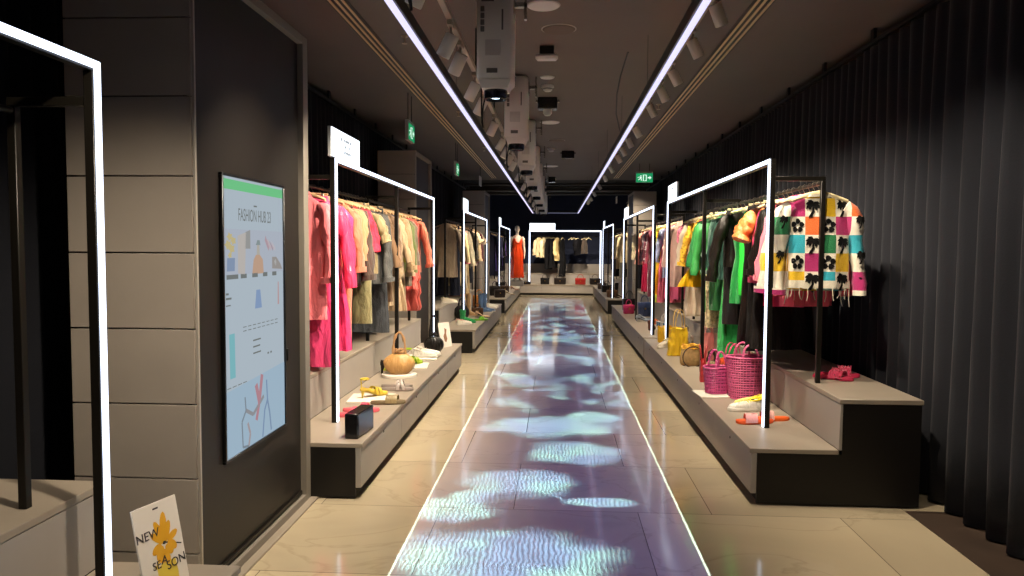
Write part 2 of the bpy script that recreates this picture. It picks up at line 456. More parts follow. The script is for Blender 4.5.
# ------------------------------------------------------------------ lit clothes frames
RAILX = {-1: 1.85, 1: 1.81}
def frame(y0, y1, s, label, sign_at=None, sign_label='', X=1.5):
    XR = RAILX[s]
    yc = (y0+y1)/2
    t = T('clothes_rack', label, 'clothes frame', (s*X, yc, .36))
    zt = 2.22-.36
    def bx(mb, xa, xb, ya, yb, za, zb, b=.002): mb.box(s*(xa-X), s*(xb-X), ya-yc, yb-yc, za, zb, b)
    p = .034; h = p/2
    ys = (y0, yc, y1)
    for i, y in enumerate(ys):
        if i == 1: y0_, y1_ = y-.02, y+.02
        else: y0_, y1_ = y-h, y+h
        mb = MB(); bx(mb, X-h, X+h, y0_, y1_, 0, zt-p); mb.obj('post', black, t)
    mb = MB(); bx(mb, X-h, X+h, y0-h, y1+h, zt-p, zt); tb = mb.obj('top_beam', black, t)
    for y in (y0, y1):
        mb = MB(); bx(mb, X-h-.013, X-h-.0005, y-.013, y+.012, .004, zt-.001, .003); mb.obj('light_strip', led, t)
    mb = MB(); bx(mb, X-h-.013, X-h-.0005, y0+.0125, y1-.0135, zt-.027, zt-.001, .003); mb.obj('light_strip', led, t)
    r = .015; zr = 2.1-.36; zb = .68-.36
    for i, y in enumerate(ys):
        mb = MB(); bx(mb, XR-r, XR+r, y-r, y+r, zb, zr-.03); mb.obj('rear_post', black, t)
        mb = MB(); bx(mb, X+h, XR+r, y-r, y+r, zr-.03, zr); mb.obj('cross_bar', black, t)
    mb = MB(); mb.tube([(s*(XR-X), y0-yc, 2.055-.36), (s*(XR-X), y1-yc, 2.055-.36)], .0125, 12); mb.obj('clothes_rail', black, t)
    if sign_at is not None:
        ya, yb = sign_at
        lightbox(t.location, s, X, ya, yb, sign_label)
    return t
sign_face = emit('sign_face', '#eef6ff', 2.2)
sign_ink = mat('sign_ink', '#5d6870', .6)
def lightbox(_, s, X, ya, yb, label):
    w = (yb-ya)/2
    t = T('light_box_sign', label, 'illuminated sign', (s*X, (ya+yb)/2, 2.222), rz=s*(-PI/2))
    # local x runs along the frame, local -y faces the aisle
    MB().box(-w, w, -.012, .012, 0, .205, .003).obj('housing', mat('sign_housing', '#cfd2d0', .4), t)
    MB().box(-w+.004, w-.004, -.018, -.0122, .004, .201, 0).obj('lit_face', sign_face, t)
    mb = MB()
    for row, segs in ((.135, ((-.14, .02), (-.06, .13), (.085, .03))), (.092, ((-.04, .025), (.05, .025))), (.05, ((-.13, .025), (-.06, .17)))):
        for x, l in segs:
            k = x
            while k < x+l-.008:
                mb.box(k*w/.35, (k+.022)*w/.35, -.0192, -.018, row, row+.020, 0); k += .034
    mb.obj('lettering', sign_ink, t, smooth=False)
    return t
frame(-1.4, 2.44, -1, 'black clothes rack edged with white light, beside the new season card', X=1.575)
frame(5.1, 9.2, -1, 'black clothes rack edged with white light around the rail of pink clothes', (5.02, 5.74),
      'bright white sign on the frame over the pink clothes', X=1.56)
frame(12.2, 16.2, -1, 'black clothes rack edged with white light around the cream and beige clothes', (12.2, 12.85),
      'bright white sign on the frame over the cream and beige clothes', X=1.56)
frame(19.8, 24.2, -1, 'black clothes rack edged with white light next to the orange dress', (19.8, 20.5),
      'bright white sign on the frame next to the orange dress', X=1.56)
frame(5.2, 9.85, 1, 'black clothes rack edged with white light around the palm tree jacket rail', (9.2, 9.87),
      'bright white sign on the frame over the yellow dress', X=1.47)
frame(10.75, 15.4, 1, 'black clothes rack edged with white light around the mustard and crimson clothes', (14.75, 15.42),
      'bright white sign on the frame over the mustard and crimson clothes', X=1.4)
frame(18.6, 22.6, 1, 'black clothes rack edged with white light, farthest opposite the mannequin', (22.0, 22.62),
      'bright white sign on the farthest frame opposite the mannequin', X=1.42)
# end wall frame
t = T('clothes_rack', 'black clothes rack edged with white light on the end wall', 'clothes frame', (.28, 25.6, .36))
zt = 1.86; W = 1.22
for x in (-W, W):
    MB().box(x-.025, x+.025, -.025, .025, 0, zt-.05).obj('post', black, t)
    MB().box(x-.022, x+.022, -.045, -.0255, .004, zt-.001, .004).obj('light_strip', led, t)
MB().box(-W-.025, W+.025, -.025, .025, zt-.05, zt).obj('top_beam', black, t)
MB().box(-W+.023, W-.023, -.045, -.0255, zt-.045, zt-.001, .004).obj('light_strip', led, t)
MB().tube([(-W, .2, 1.66), (W, .2, 1.66)], .0125, 10).obj('clothes_rail', black, t)
for x in (-W+.03, W-.03):
    MB().box(x-.012, x+.012, .02, .22, 1.64, 1.665).obj('cross_bar', black, t)
t = T('light_box_sign', 'bright white sign on the end wall frame', 'illuminated sign', (-.50, 25.6, 2.222))
MB().box(-.44, .44, -.012, .012, 0, .24, .003).obj('housing', mat('sign_housing', '#cfd2d0', .4), t)
MB().box(-.434, .434, -.018, -.0122, .006, .234, 0).obj('lit_face', emit('end_sign_face', '#eef6ff', 4.0), t)

# ------------------------------------------------------------------ hangers and garments
hanger_wood = mat('pale_hanger_wood', '#c9a67c', .5, var=.12, vscale=12, stretch=(1, 1, 6))
hanger_cream = mat('cream_hanger', '#e0cfa2', .5)
hook_m = mat('hanger_hook', '#7b746a', .3, .8)
def hanger(x, y, z, rz, m, label, clips=False):
    t = T('clothes_hanger', label, 'hanger', (x, y, z), rz, group='hangers on the clothes rails')
    mb = MB()
    hook = [(.018*cos(a), 0, .003+.0165*sin(a)) for a in [PI*k/8 for k in range(9)]] + [(-.018, 0, -.012), (-.004, 0, -.03), (0, 0, -.045), (0, 0, -.062)]
    mb.tube(hook, .0026, 6); mb.obj('hook', hook_m, t)
    mb = MB()
    if clips:
        mb.tube([(-.17, 0, -.07), (0, 0, -.06), (.17, 0, -.07)], .008, 8)
    else:
        rings = []
        for k in range(13):
            u = -1+2*k/12; xx = .19*u; zz = -.062-.055*abs(u)**1.3; hh = .020*(1-.45*abs(u)); dd = .011+.006*abs(u)
            rings.append([(xx, dd*cos(a), zz+hh*sin(a)) for a in [2*PI*j/8 for j in range(8)]])
        mb.loft(rings)
    mb.obj('arms', m, t)
    if clips:
        for sx in (-.13, .13):
            MB().box(sx-.012, sx+.012, -.012, .012, -.11, -.06, .004).obj('clip', hook_m, t)
    return t

def sgp(v, p): return math.copysign(abs(v)**p, v)
class Body:
    # a hanging cloth body: table of (depth below rail, half width, half depth)
    def __init__(s, tab, fold, nf, seed, n=40, slit=None):
        s.tab, s.fold, s.nf, s.n = tab, fold, nf, n
        r = random.Random(seed); s.p = [r.uniform(0, 6.28) for _ in range(4)]; s.seed = seed
        s.L = tab[-1][0]; s.z0 = tab[0][0]
    def pt(s, a, d):
        w, dp = interp(s.tab, d)
        A = s.fold*sstep(s.z0+.06, s.L, d)+.004*sstep(s.z0+.03, s.z0+.2, d)
        f = A*(sin(s.nf*a+s.p[0]+1.2*sin(3*d+s.p[1]))+.5*sin((s.nf*2-1)*a+s.p[2]+2*d))
        f += .012*sstep(s.z0+.05, s.z0+.25, d)*noise.noise((cos(a)*2, d*6, s.seed*3.1))
        x = w*sgp(cos(a), .85)+.35*f*cos(a); y = dp*sgp(sin(a), .8)+f*sin(a)
        y += .01*sin(d*5+s.p[3])
        return Vector((x, y, -d))
    def front(s, x, d, off=.004):
        w, dp = interp(s.tab, d)
        c = max(-1, min(1, sgp(x/w, 1/.85)))
        a = 2*PI-math.acos(c)
        p = s.pt(a, d); return Vector((x, p.y-off, -d))
    def mesh(s, mb, rows=22):
        n = s.n; rings = []
        for k in range(rows+1):
            d = s.z0+(s.L-s.z0)*k/rows
            rings.append([s.pt(2*PI*j/n, d) for j in range(n)])
        last = rings[-1]
        c = sum(last, Vector())/n
        rings.append([Vector((c.x+(p.x-c.x)*.93, c.y+(p.y-c.y)*.9, p.z+.012)) for p in last])
        mb.loft([r[::-1] for r in rings])
        return mb

def sleeve_pts(sw, L, sgn, sp=.05, fwd=0):
    P = [(sw-.045, 0, -.155), (sw-.005, 0, -.185), (sw+.02, 0, -.24)]
    n = 7
    for k in range(1, n+1):
        t = k/n
        P.append((sw+.02+sp*t**.8, -fwd*t*t+.012*sin(t*7+L*20), -.24-(L-.03)*t))
    return [Vector((sgn*x, y, z)) for x, y, z in P]
def sleeve(b, sw, L, sgn, m, r0=.075, r1=.05, sp=.04, seed=0, parent=None, fwd=.03, cuff=None):
    pts = sleeve_pts(sw, L, sgn, sp, fwd); rings = []; n = 14
    for i, p in enumerate(pts):
        u = i/(len(pts)-1); r = (r0+(r1-r0)*u)*(0.62 if i == 0 else .9 if i == 1 else 1)
        r += .009*sin(i*2.3+seed)
        t = (pts[min(i+1, len(pts)-1)]-pts[max(i-1, 0)]).normalized()
        a = t.cross(Vector((0, 1, 0))).normalized(); bb = Vector((0, 1, 0))
        rings.append([p+a*(r*.72*cos(2*PI*k/n)*(1+.14*sin(3*2*PI*k/n+i+seed)))+bb*(r*1.0*sin(2*PI*k/n)*(1+.14*sin(2*2*PI*k/n+i*1.7+seed))) for k in range(n)])
    last = rings[-1]; c = sum(last, Vector())/n
    rings.append([c+(p-c)*.8+Vector((0, 0, .01)) for p in last])
    mb = MB(); mb.loft(rings if sgn < 0 else [r[::-1] for r in rings])
    o = mb.obj('sleeve', m, parent, ang=70)
    if cuff:
        q = MB(); rr = [[c+(p-c)*1.3+Vector((0, 0, dz)) for p in last] for dz in (.04, -.004)]
        rr.append([c+(p-c)*.9+Vector((0, 0, -.004)) for p in last])
        q.loft(rr); q.obj('cuff', cuff, o, ang=70)
    return o

GN = [0]
def garment(kind, hexc, fab, short, where, x, y, rz, L=None, hm=None, sl=None, flare=0, extra=(), group=None, z=2.055, sw=None, m=None, accent=None):
    GN[0] += 1; seed = GN[0]
    m = m or cloth(hexc, fab); r = random.Random(seed*7+1)
    nk = z-0
    root = None
    label = short+' '+where
    defaults = dict(coat=(1.05, .57), jacket=(.66, .56), shirt=(.76, .55), tee=(.66, .19), sweater=(.62, .55), longshirt=(1.0, .55),
                    dress=(1.15, 0), slip=(1.1, 0), vest=(.62, 0), trousers=(1.02, 0), skirt=(.8, 0), tiered=(1.0, 0), blouse=(.62, .35))
    dl, ds = defaults[kind]; L = L or dl; sl = (ds*r.uniform(.78, 1.05) if kind != 'sweater' else ds) if sl is None else sl
    sw = sw or (.188 if kind not in ('coat', 'jacket') else .2)
    place = dict(loc=(x, y, z), rot=(0, 0, rz))
    hl = 'hanger holding the '+short+' '+where
    if len(hl.split()) > 16: hl = 'hanger holding the '+short
    if kind in ('trousers', 'skirt'):
        hanger(x, y, z, rz, hm or hanger_wood, hl, True)
    else:
        hanger(x, y, z, rz, hm or hanger_wood, hl)
    nm = dict(coat='coat', jacket='jacket', shirt='shirt', tee='t_shirt', sweater='sweater', longshirt='long_shirt', dress='dress', slip='slip_dress',
              vest='vest_top', trousers='trousers', skirt='skirt', tiered='dress', blouse='blouse')[kind]
    cat = dict(t_shirt='shirt', long_shirt='shirt', slip_dress='dress', vest_top='top').get(nm, nm)
    if kind == 'trousers':
        mb = MB()
        W = .175
        b = Body([(.085, W, .022), (.12, W+.005, .03), (.30, W+.03, .06), (.36, W+.03, .062)], .004, 5, seed)
        b.mesh(mb, 8)
        for sg in (-1, 1):
            lb = Body([(.30, .095, .056), (.5, .095, .055), (.75, .088+flare*.5, .05), (L, .09+flare, .05)], .008, 3, seed+sg, n=24)
            sub = MB(); lb.mesh(sub, 14); mb.add([Vector((v.x+sg*.105, v.y, v.z)) for v in sub.v], sub.f)
        root = mb.obj(nm, m, **place, ang=70)
        q = MB()
        rg = [[b.pt(2*PI*j/40, d)*1.0+Vector((0, 0, 0)) for j in range(40)][::-1] for d in (.083, .12)]
        for rr in rg:
            for i, p in enumerate(rr): rr[i] = Vector((p.x*1.03, p.y*1.12, p.z))
        q.loft(rg); q.obj('waistband', m, root)
        q = MB(); q.tube([b.front(0, d, .003) for d in (.12, .17, .22, .27)], .006, 6); q.obj('fly', m, root)
    elif kind == 'skirt':
        b = Body([(.085, .16, .022), (.12, .165, .03), (.3, .19+flare*.4, .06), (L, .2+flare, .075)], .022, 7, seed)
        mb = MB(); b.mesh(mb, 20); root = mb.obj(nm, m, **place, ang=70)
        q = MB(); rg = []
        for d in (.083, .126):
            rg.append([Vector((p.x*1.03, p.y*1.15, p.z)) for p in [b.pt(2*PI*j/40, d) for j in range(40)]][::-1])
        q.loft(rg); q.obj('waistband', m, root)
    else:
        neck = .062
        if kind == 'slip':
            tab = [(.20, .15, .03), (.23, .17, .045), (.36, .19, .07), (.5, .165, .065), (.75, .2+flare*.5, .075), (L, .21+flare, .085)]
        else:
            hem = sw*.98+flare
            tab = [(.082, neck, .035), (.094, neck+.045, .04), (.125, sw*.68, .042), (.165, sw*.98, .046), (.22, sw, .052), (.38, sw*.94, .06),
                   (.52 if L > .8 else min(.5, L-.05), sw*.95+flare*.25, .062), (L, hem, .068)]
            if kind in ('dress', 'tiered'):
                tab[6] = (.5, sw*.82+flare*.1, .065)
            if kind == 'vest':
                tab[3] = (.15, sw*.72, .045); tab[4] = (.26, sw*.8, .066); tab[2] = (.115, sw*.66, .04)
        fold = {'coat': .022, 'dress': .03, 'slip': .028, 'tiered': .022, 'longshirt': .027, 'blouse': .026, 'sweater': .009}.get(kind, .018)
        b = Body(tab, fold, 5 if kind not in ('dress', 'slip', 'tiered') else 8, seed)
        mb = MB(); b.mesh(mb, 26)
        if kind == 'tiered':
            for v in mb.v:
                d = -v.z
                if d > .45:
                    k = ((d-.45) % .19)/.19; sc = 1+.20*k*(1-.0*k)
                    v.x *= sc; v.y *= sc
        root = mb.obj(nm, m, **place, ang=70)
        if kind == 'slip':
            for sg in (-1, 1):
                q = MB(); q.tube([(sg*.10, -.03, -.215), (sg*.095, -.012, -.15), (sg*.085, 0, -.093), (sg*.095, .012, -.15), (sg*.10, .03, -.215)], .004, 6)
                q.obj('strap', m, root)
        if sl:
            wide = .095 if kind in ('tee', 'blouse') else .082 if kind in ('coat', 'jacket', 'sweater') else .07
            end = wide*.95 if sl < .3 else .055 if kind in ('coat', 'jacket', 'longshirt') else .05
            for sg in (-1, 1):
                sleeve(b, sw, sl, sg, m, wide, end, sp=r.uniform(.03, .11), seed=seed+sg, parent=root, fwd=r.uniform(-.02, .05),
                       cuff=(m if sl > .4 and kind in ('shirt', 'longshirt', 'sweater', 'jacket') else None))
        if kind in ('coat', 'jacket', 'shirt', 'longshirt'):
            q = MB(); rg = []
            for dz, k, ky in ((-.085, 1.15, 1.35), (-.058, 1.0, 1.15), (-.055, 1.12, 1.3), (-.10, 1.65, 1.7)):
                rg.append([Vector((neck*k*cos(a), .035*ky*sin(a), dz-(.03 if sin(a) < -.5 and dz == -.10 else 0))) for a in [2*PI*j/24 for j in range(24)]])
            q.loft(rg, False, False); q.obj('collar', accent or m, root, ang=80)
            q = MB(); ds_ = [.13+(L-.14)*k/10 for k in range(11)]
            rings = []
            for d in ds_:
                rings.append([b.front(-.018, d, -.002), b.front(-.018, d, .007), b.front(.018, d, .007), b.front(.018, d, -.002)])
            q.loft(rings); q.obj('placket', m, root)
            for k in range(5):
                d = .19+k*(min(L, .8)-.24)/4
                p = b.front(0, d, .009)
                bt = MB(); bt.lathe([(.0001, -.002), (.009, -.002), (.009, .002), (.0001, .003)], 10, M=Matrix.Translation(p) @ Matrix.Rotation(PI/2, 4, 'X'))
                bt.obj('button', mat('button_dark', '#3a322c', .4) if fab != 'leather' else chrome, root)
        if kind in ('coat', 'jacket', 'shirt') and L > .6:
            for sg in (-1, 1):
                xc = sg*.105; dc = .26 if kind == 'shirt' else min(L*.72, .62)
                vs = []
                for off in (.001, .007):
                    for (ux, ud) in ((-.05, -.055), (.05, -.055), (.05, .055), (0, .07), (-.05, .055)):
                        vs.append(b.front(xc+ux, dc+ud, off))
                q = MB(); q.add(vs, [(4, 3, 2, 1, 0), (5, 6, 7, 8, 9)]+[(i, (i+1) % 5, 5+(i+1) % 5, 5+i) for i in range(5)])
                q.obj('pocket', m, root)
        if kind == 'sweater':
            q = MB()
            q.loft([[Vector((neck*k*cos(a), .036*k*sin(a), dz)) for a in [2*PI*j/24 for j in range(24)]] for dz, k in ((-.09, 1.35), (-.07, 1.1), (-.075, .95))], False, False)
            q.obj('neckband', accent or m, root)
            q = MB(); rg = []
            for d, k in ((L-.055, 1.005), (L-.03, 1.03), (L-.001, 1.01)):
                rg.append([Vector((p.x*k, p.y*k, p.z)) for p in [b.pt(2*PI*j/40, d) for j in range(40)]][::-1])
            q.loft(rg, False, False); q.obj('hem_rib', accent or m, root)
        if kind in ('tee', 'dress', 'tiered', 'blouse', 'vest'):
            q = MB()
            q.tube([Vector((neck*1.25*cos(a), .045*sin(a), -.088-.022*(sin(a) < 0)*abs(sin(a)))) for a in [2*PI*j/24 for j in range(24)]], .006, 6, closed=True)
            q.obj('neckband', accent or m, root)
        if 'belt' in extra:
            q = MB(); rg = []
            for d, k in ((.49, 1.03), (.49, 1.06), (.53, 1.06), (.53, 1.03)):
                rg.append([Vector((p.x*k, p.y*k, p.z)) for p in [b.pt(2*PI*j/40, d) for j in range(40)]][::-1])
            q.loft(rg, False, False); q.obj('belt', accent or m, root)
        if 'fringe' in extra:
            q = MB()
            for j in range(0, 40, 2):
                p = b.pt(2*PI*j/40, L-.003); l = .06+.07*r.random()
                q.tube([p, p+Vector((.004*sin(j), .003*cos(j), -l*.6)), p+Vector((.012*sin(j*2), .004, -l))], .0028, 5)
            fo = q.obj('fringe', accent or m, root); fo['kind'] = 'stuff'
    tag(root, label, cat, group)
    return root, (None if kind in ('trousers', 'skirt') else b)

def rail(s, X, ys, items, where, group, hm=None):
    n = len(items)
    for i, it in enumerate(items):
        kind, hexc, fab, short = it[:4]
        kw = dict(it[4]) if len(it) > 4 else {}
        y = kw.pop('y', None)
        if y is None: y = ys[0]+(ys[1]-ys[0])*i/max(1, n-1)+RNG.uniform(-.02, .02)
        rz = kw.pop('rz', None)
        if rz is None: rz = s*RNG.uniform(-.08, .30)
        kw.setdefault('hm', hm)
        garment(kind, hexc, fab, short, where, s*X, y, rz, group=group, **kw)

# ---- palm tree patchwork jumper
def palm_material():
    m = bpy.data.materials.new('palm_patchwork_knit'); m.use_nodes = True
    nt = m.node_tree; b = nt.nodes['Principled BSDF']; N = nt.nodes.new; L = nt.links.new
    b.inputs['Roughness'].default_value = .9; b.inputs['Sheen Weight'].default_value = .2
    tc = N('ShaderNodeTexCoord'); sp = N('ShaderNodeSeparateXYZ'); L(tc.outputs['Object'], sp.inputs[0])
    def ma(op, a, c=None, d=None):
        n = N('ShaderNodeMath'); n.operation = op
        for k, v in enumerate((a, c, d)):
            if v is None: continue
            if isinstance(v, (int, float)): n.inputs[k].default_value = v
            else: L(v, n.inputs[k])
        return n.outputs[0]
    i = ma('FLOOR', ma('DIVIDE', ma('ADD', sp.outputs['X'], .2), .1))
    i = ma('MINIMUM', ma('MAXIMUM', i, -1), 4)
    j = ma('FLOOR', ma('DIVIDE', ma('SUBTRACT', ma('MULTIPLY', sp.outputs['Z'], -1), .10), .126))
    par = ma('FLOORED_MODULO', ma('ADD', i, j), 2)
    k = ma('ADD', ma('MULTIPLY', ma('ADD', i, 1), 3), ma('FLOOR', ma('DIVIDE', j, 2)))
    f = ma('DIVIDE', ma('ADD', k, .5), 18)
    r = N('ShaderNodeValToRGB'); r.color_ramp.interpolation = 'CONSTANT'
    G, Y, M_, C_, O = '#187040', '#e8bb1e', '#b02468', '#2ba3b5', '#e26a2c'
    cols = [G, Y, M_, M_, C_, Y, O, M_, Y, Y, G, C_, M_, Y, C_, O, C_, M_]
    e = r.color_ramp.elements
    e[0].position = 0; e[0].color = lin(cols[0]); e[1].position = 1/18; e[1].color = lin(cols[1])
    for q in range(2, 18):
        x = e.new(q/18); x.color = lin(cols[q])
    L(f, r.inputs[0])
    mx = N('ShaderNodeMix'); mx.data_type = 'RGBA'
    L(par, mx.inputs[0]); L(r.outputs[0], mx.inputs[6]); mx.inputs[7].default_value = lin('#e9e0cc')
    L(mx.outputs[2], b.inputs['Base Color'])
    n2 = N('ShaderNodeTexNoise'); n2.inputs['Scale'].default_value = 120
    bp = N('ShaderNodeBump'); bp.inputs['Strength'].default_value = .6; bp.inputs['Distance'].default_value = .01
    L(tc.outputs['Object'], n2.inputs['Vector']); L(n2.outputs['Fac'], bp.inputs['Height']); L(bp.outputs[0], b.inputs['Normal'])
    return m
PALM_M = palm_material()
jr, jb = garment('sweater', '#e9e0cc', 'knit', 'white palm tree and colour patchwork jumper', 'nearest on its rail', RAILX[1], 5.27, -.06,
                 L=.72, m=PALM_M, hm=hanger_cream, extra=('fringe',), accent=cloth('#e3dac4', 'knit'), sw=.215)
def motif(poly, cx, cd):
    mb = MB(); vs = []
    for off in (.002, .006):
        vs += [jb.front(cx+px, cd-py, off) for px, py in [(1.3*a, 1.3*b_) for a, b_ in poly]]
    n = len(poly)
    mb.add(vs, [tuple(range(n, 2*n)), tuple(range(n))[::-1]]+[(i, (i+1) % n, n+(i+1) % n, n+i) for i in range(n)])
    return mb
def palm_polys():
    P = [[(-.022, -.05), (-.004, -.05), (.008, -.02), (.006, .014), (-.002, .014), (-.004, -.02)]]
    for ang, l in ((.15, .042), (.85, .036), (1.7, .034), (2.4, .038), (3.05, .042), (-.35, .038), (3.5, .036)):
        q = []
        for t, wd in ((0, .004), (.4, .009), (.75, .008), (1, .0)):
            a = ang-(.7*t if ang < 1.57 else -.7*t)
            q.append((l*t*cos(a), .016+l*t*sin(a), wd, a))
        P.append([(x-w*sin(a), y+w*cos(a)) for x, y, w, a in q]+[(x+w*sin(a), y-w*cos(a)) for x, y, w, a in q[::-1][1:]])
    return P
def flower_polys():
    P = []
    for k in range(5):
        a = 2*PI*k/5+.3
        c = (.024*cos(a), .024*sin(a))
        P.append([(c[0]+.017*cos(b)*(.8+.2*cos(3*b)), c[1]+.015*sin(b)) for b in [2*PI*j/9 for j in range(9)]])
    return P
km = cloth('#080706', 'knit'); mot = MB()
for i in range(4):
    for j in range(5):
        if (i+j) % 2:
            cx = -.15+.1*i; cd = .10+.126*(j+.5)
            pp = palm_polys() if i in (1, 3) else flower_polys()
            for p in pp:
                if i in (0, 3): p = [(x*.85, y) for x, y in p]
                q = motif(p, cx, cd); mot.add(q.v, q.f)
def append_pattern(o, mb):
    me = o.data; bm = bmesh.new(); bm.from_mesh(me); me.materials.append(km); k = len(me.materials)-1
    vs = [bm.verts.new(v) for v in mb.v]
    for f in mb.f:
        fc = bm.faces.new([vs[i] for i in f]); fc.material_index = k
    bm.to_mesh(me); bm.free(); me.update()
append_pattern(jr, mot)
for ch in [c for c in jr.children if c.name.startswith('sleeve')][:2]:
    sgn = 1 if ch.data.vertices[0].co.x > 0 else -1; rs = MB()
    for d in (.26, .50, .68):
        for p in palm_polys():
            vs = []
            for off in (0, .004):
                for px, py in p:
                    dd = d-py; u = max(0, min(1, (dd-.2)/.55)); r = (.078+(.055-.078)*u)
                    cxs = sgn*(.245+.035*u**.8)
                    xx = px*.8; yy = -r*math.sqrt(max(.05, 1-(xx/(r*.72))**2))*1.10-.012-off
                    vs.append((cxs+xx, yy, -dd))
            n = len(p)
            rs.add(vs, [tuple(range(n, 2*n)), tuple(range(n))[::-1]]+[(i, (i+1) % n, n+(i+1) % n, n+i) for i in range(n)])
    append_pattern(ch, rs)

WR = 'on the rail above the pink baskets'
GR = 'clothes on the rail above the pink baskets'
rail(1, RAILX[1], (5.4, 9.7), [
    ('sweater', '#d9b02c', 'print', 'multicoloured patterned jumper with mustard and green', dict(y=5.36, m=PALM_M, rz=.05, L=.74, sw=.23)),
    ('longshirt', '#ef5a72', 'cotton', 'coral pink long shirt', dict(y=5.46, L=.86, rz=.3, sw=.2)),
    ('shirt', '#d83a78', 'satin', 'magenta satin shirt', dict(y=5.57, rz=.1)),
    ('shirt', '#f0788c', 'cotton', 'light coral shirt', dict(y=5.67, rz=.12)),
    ('jacket', '#17120f', 'leather', 'black bomber jacket', dict(y=5.83, rz=.14, L=.62)),
    ('longshirt', '#e8447a', 'satin', 'hot pink satin tunic', dict(y=5.95, L=.9)),
    ('skirt', '#16110e', 'cotton', 'long black skirt', dict(y=6.05, L=1.25, flare=.05)),
    ('tee', '#f08446', 'satin', 'orange short sleeved top', dict(y=6.2, rz=.24, L=.68, sw=.24)),
    ('trousers', '#14110f', 'cotton', 'black wide leg trousers', dict(y=6.34, L=1.3, flare=.05)),
    ('trousers', '#1b1512', 'satin', 'black satin trousers', dict(y=6.5, L=1.28, flare=.05)),
    ('dress', '#1a1613', 'cotton', 'plain black long dress', dict(y=6.62, L=1.22)),
    ('longshirt', '#35e04a', 'satin', 'neon green satin tunic', dict(y=6.74, L=.86, sl=.0, rz=.4, sw=.21)),
    ('slip', '#0f8a3a', 'cotton', 'dark green slip dress', dict(y=6.95, L=.95)),
    ('jacket', '#1f1b16', 'leather', 'cropped olive black leather jacket', dict(y=7.12, L=.62, rz=.2, sw=.25)),
    ('trousers', '#2c2a29', 'leather', 'charcoal cargo trousers', dict(y=7.28, L=1.18)),
    ('dress', '#1fa348', 'cotton', 'bright green ankle length dress', dict(y=7.42, L=1.52, flare=.02)),
    ('shirt', '#2c5548', 'denim', 'dark teal shirt', dict(y=7.6)),
    ('shirt', '#3e6b5a', 'cotton', 'washed green overshirt', dict(y=7.78)),
    ('longshirt', '#2e7a3e', 'cotton', 'grass green long shirt', dict(y=7.95, L=1.1)),
    ('trousers', '#c9b98e', 'print', 'beige patterned trousers', dict(y=8.12, L=1.3)),
    ('coat', '#3f9a4e', 'leather', 'glossy green coat', dict(y=8.32, L=1.15)),
    ('jacket', '#2f7f45', 'leather', 'green leather jacket', dict(y=8.5, L=.8)),
    ('dress', '#f5b914', 'satin', 'bright yellow flared dress', dict(y=8.60, L=.88, flare=.26, rz=.25, sw=.2, sl=.28)),
    ('blouse', '#e3607e', 'print', 'pink patterned blouse', dict(y=8.95, sl=0)),
    ('shirt', '#f2c23a', 'print', 'yellow floral shirt', dict(y=9.08)),
    ('coat', '#d9c6ab', 'cotton', 'long pale beige coat', dict(y=9.32, L=1.27, rz=.1)),
    ('dress', '#ddccb4', 'satin', 'pale cream long dress', dict(y=9.52, L=1.3)),
    ('blouse', '#e07a92', 'print', 'rose patterned blouse', dict(y=9.68)),
], WR, GR, hanger_cream)

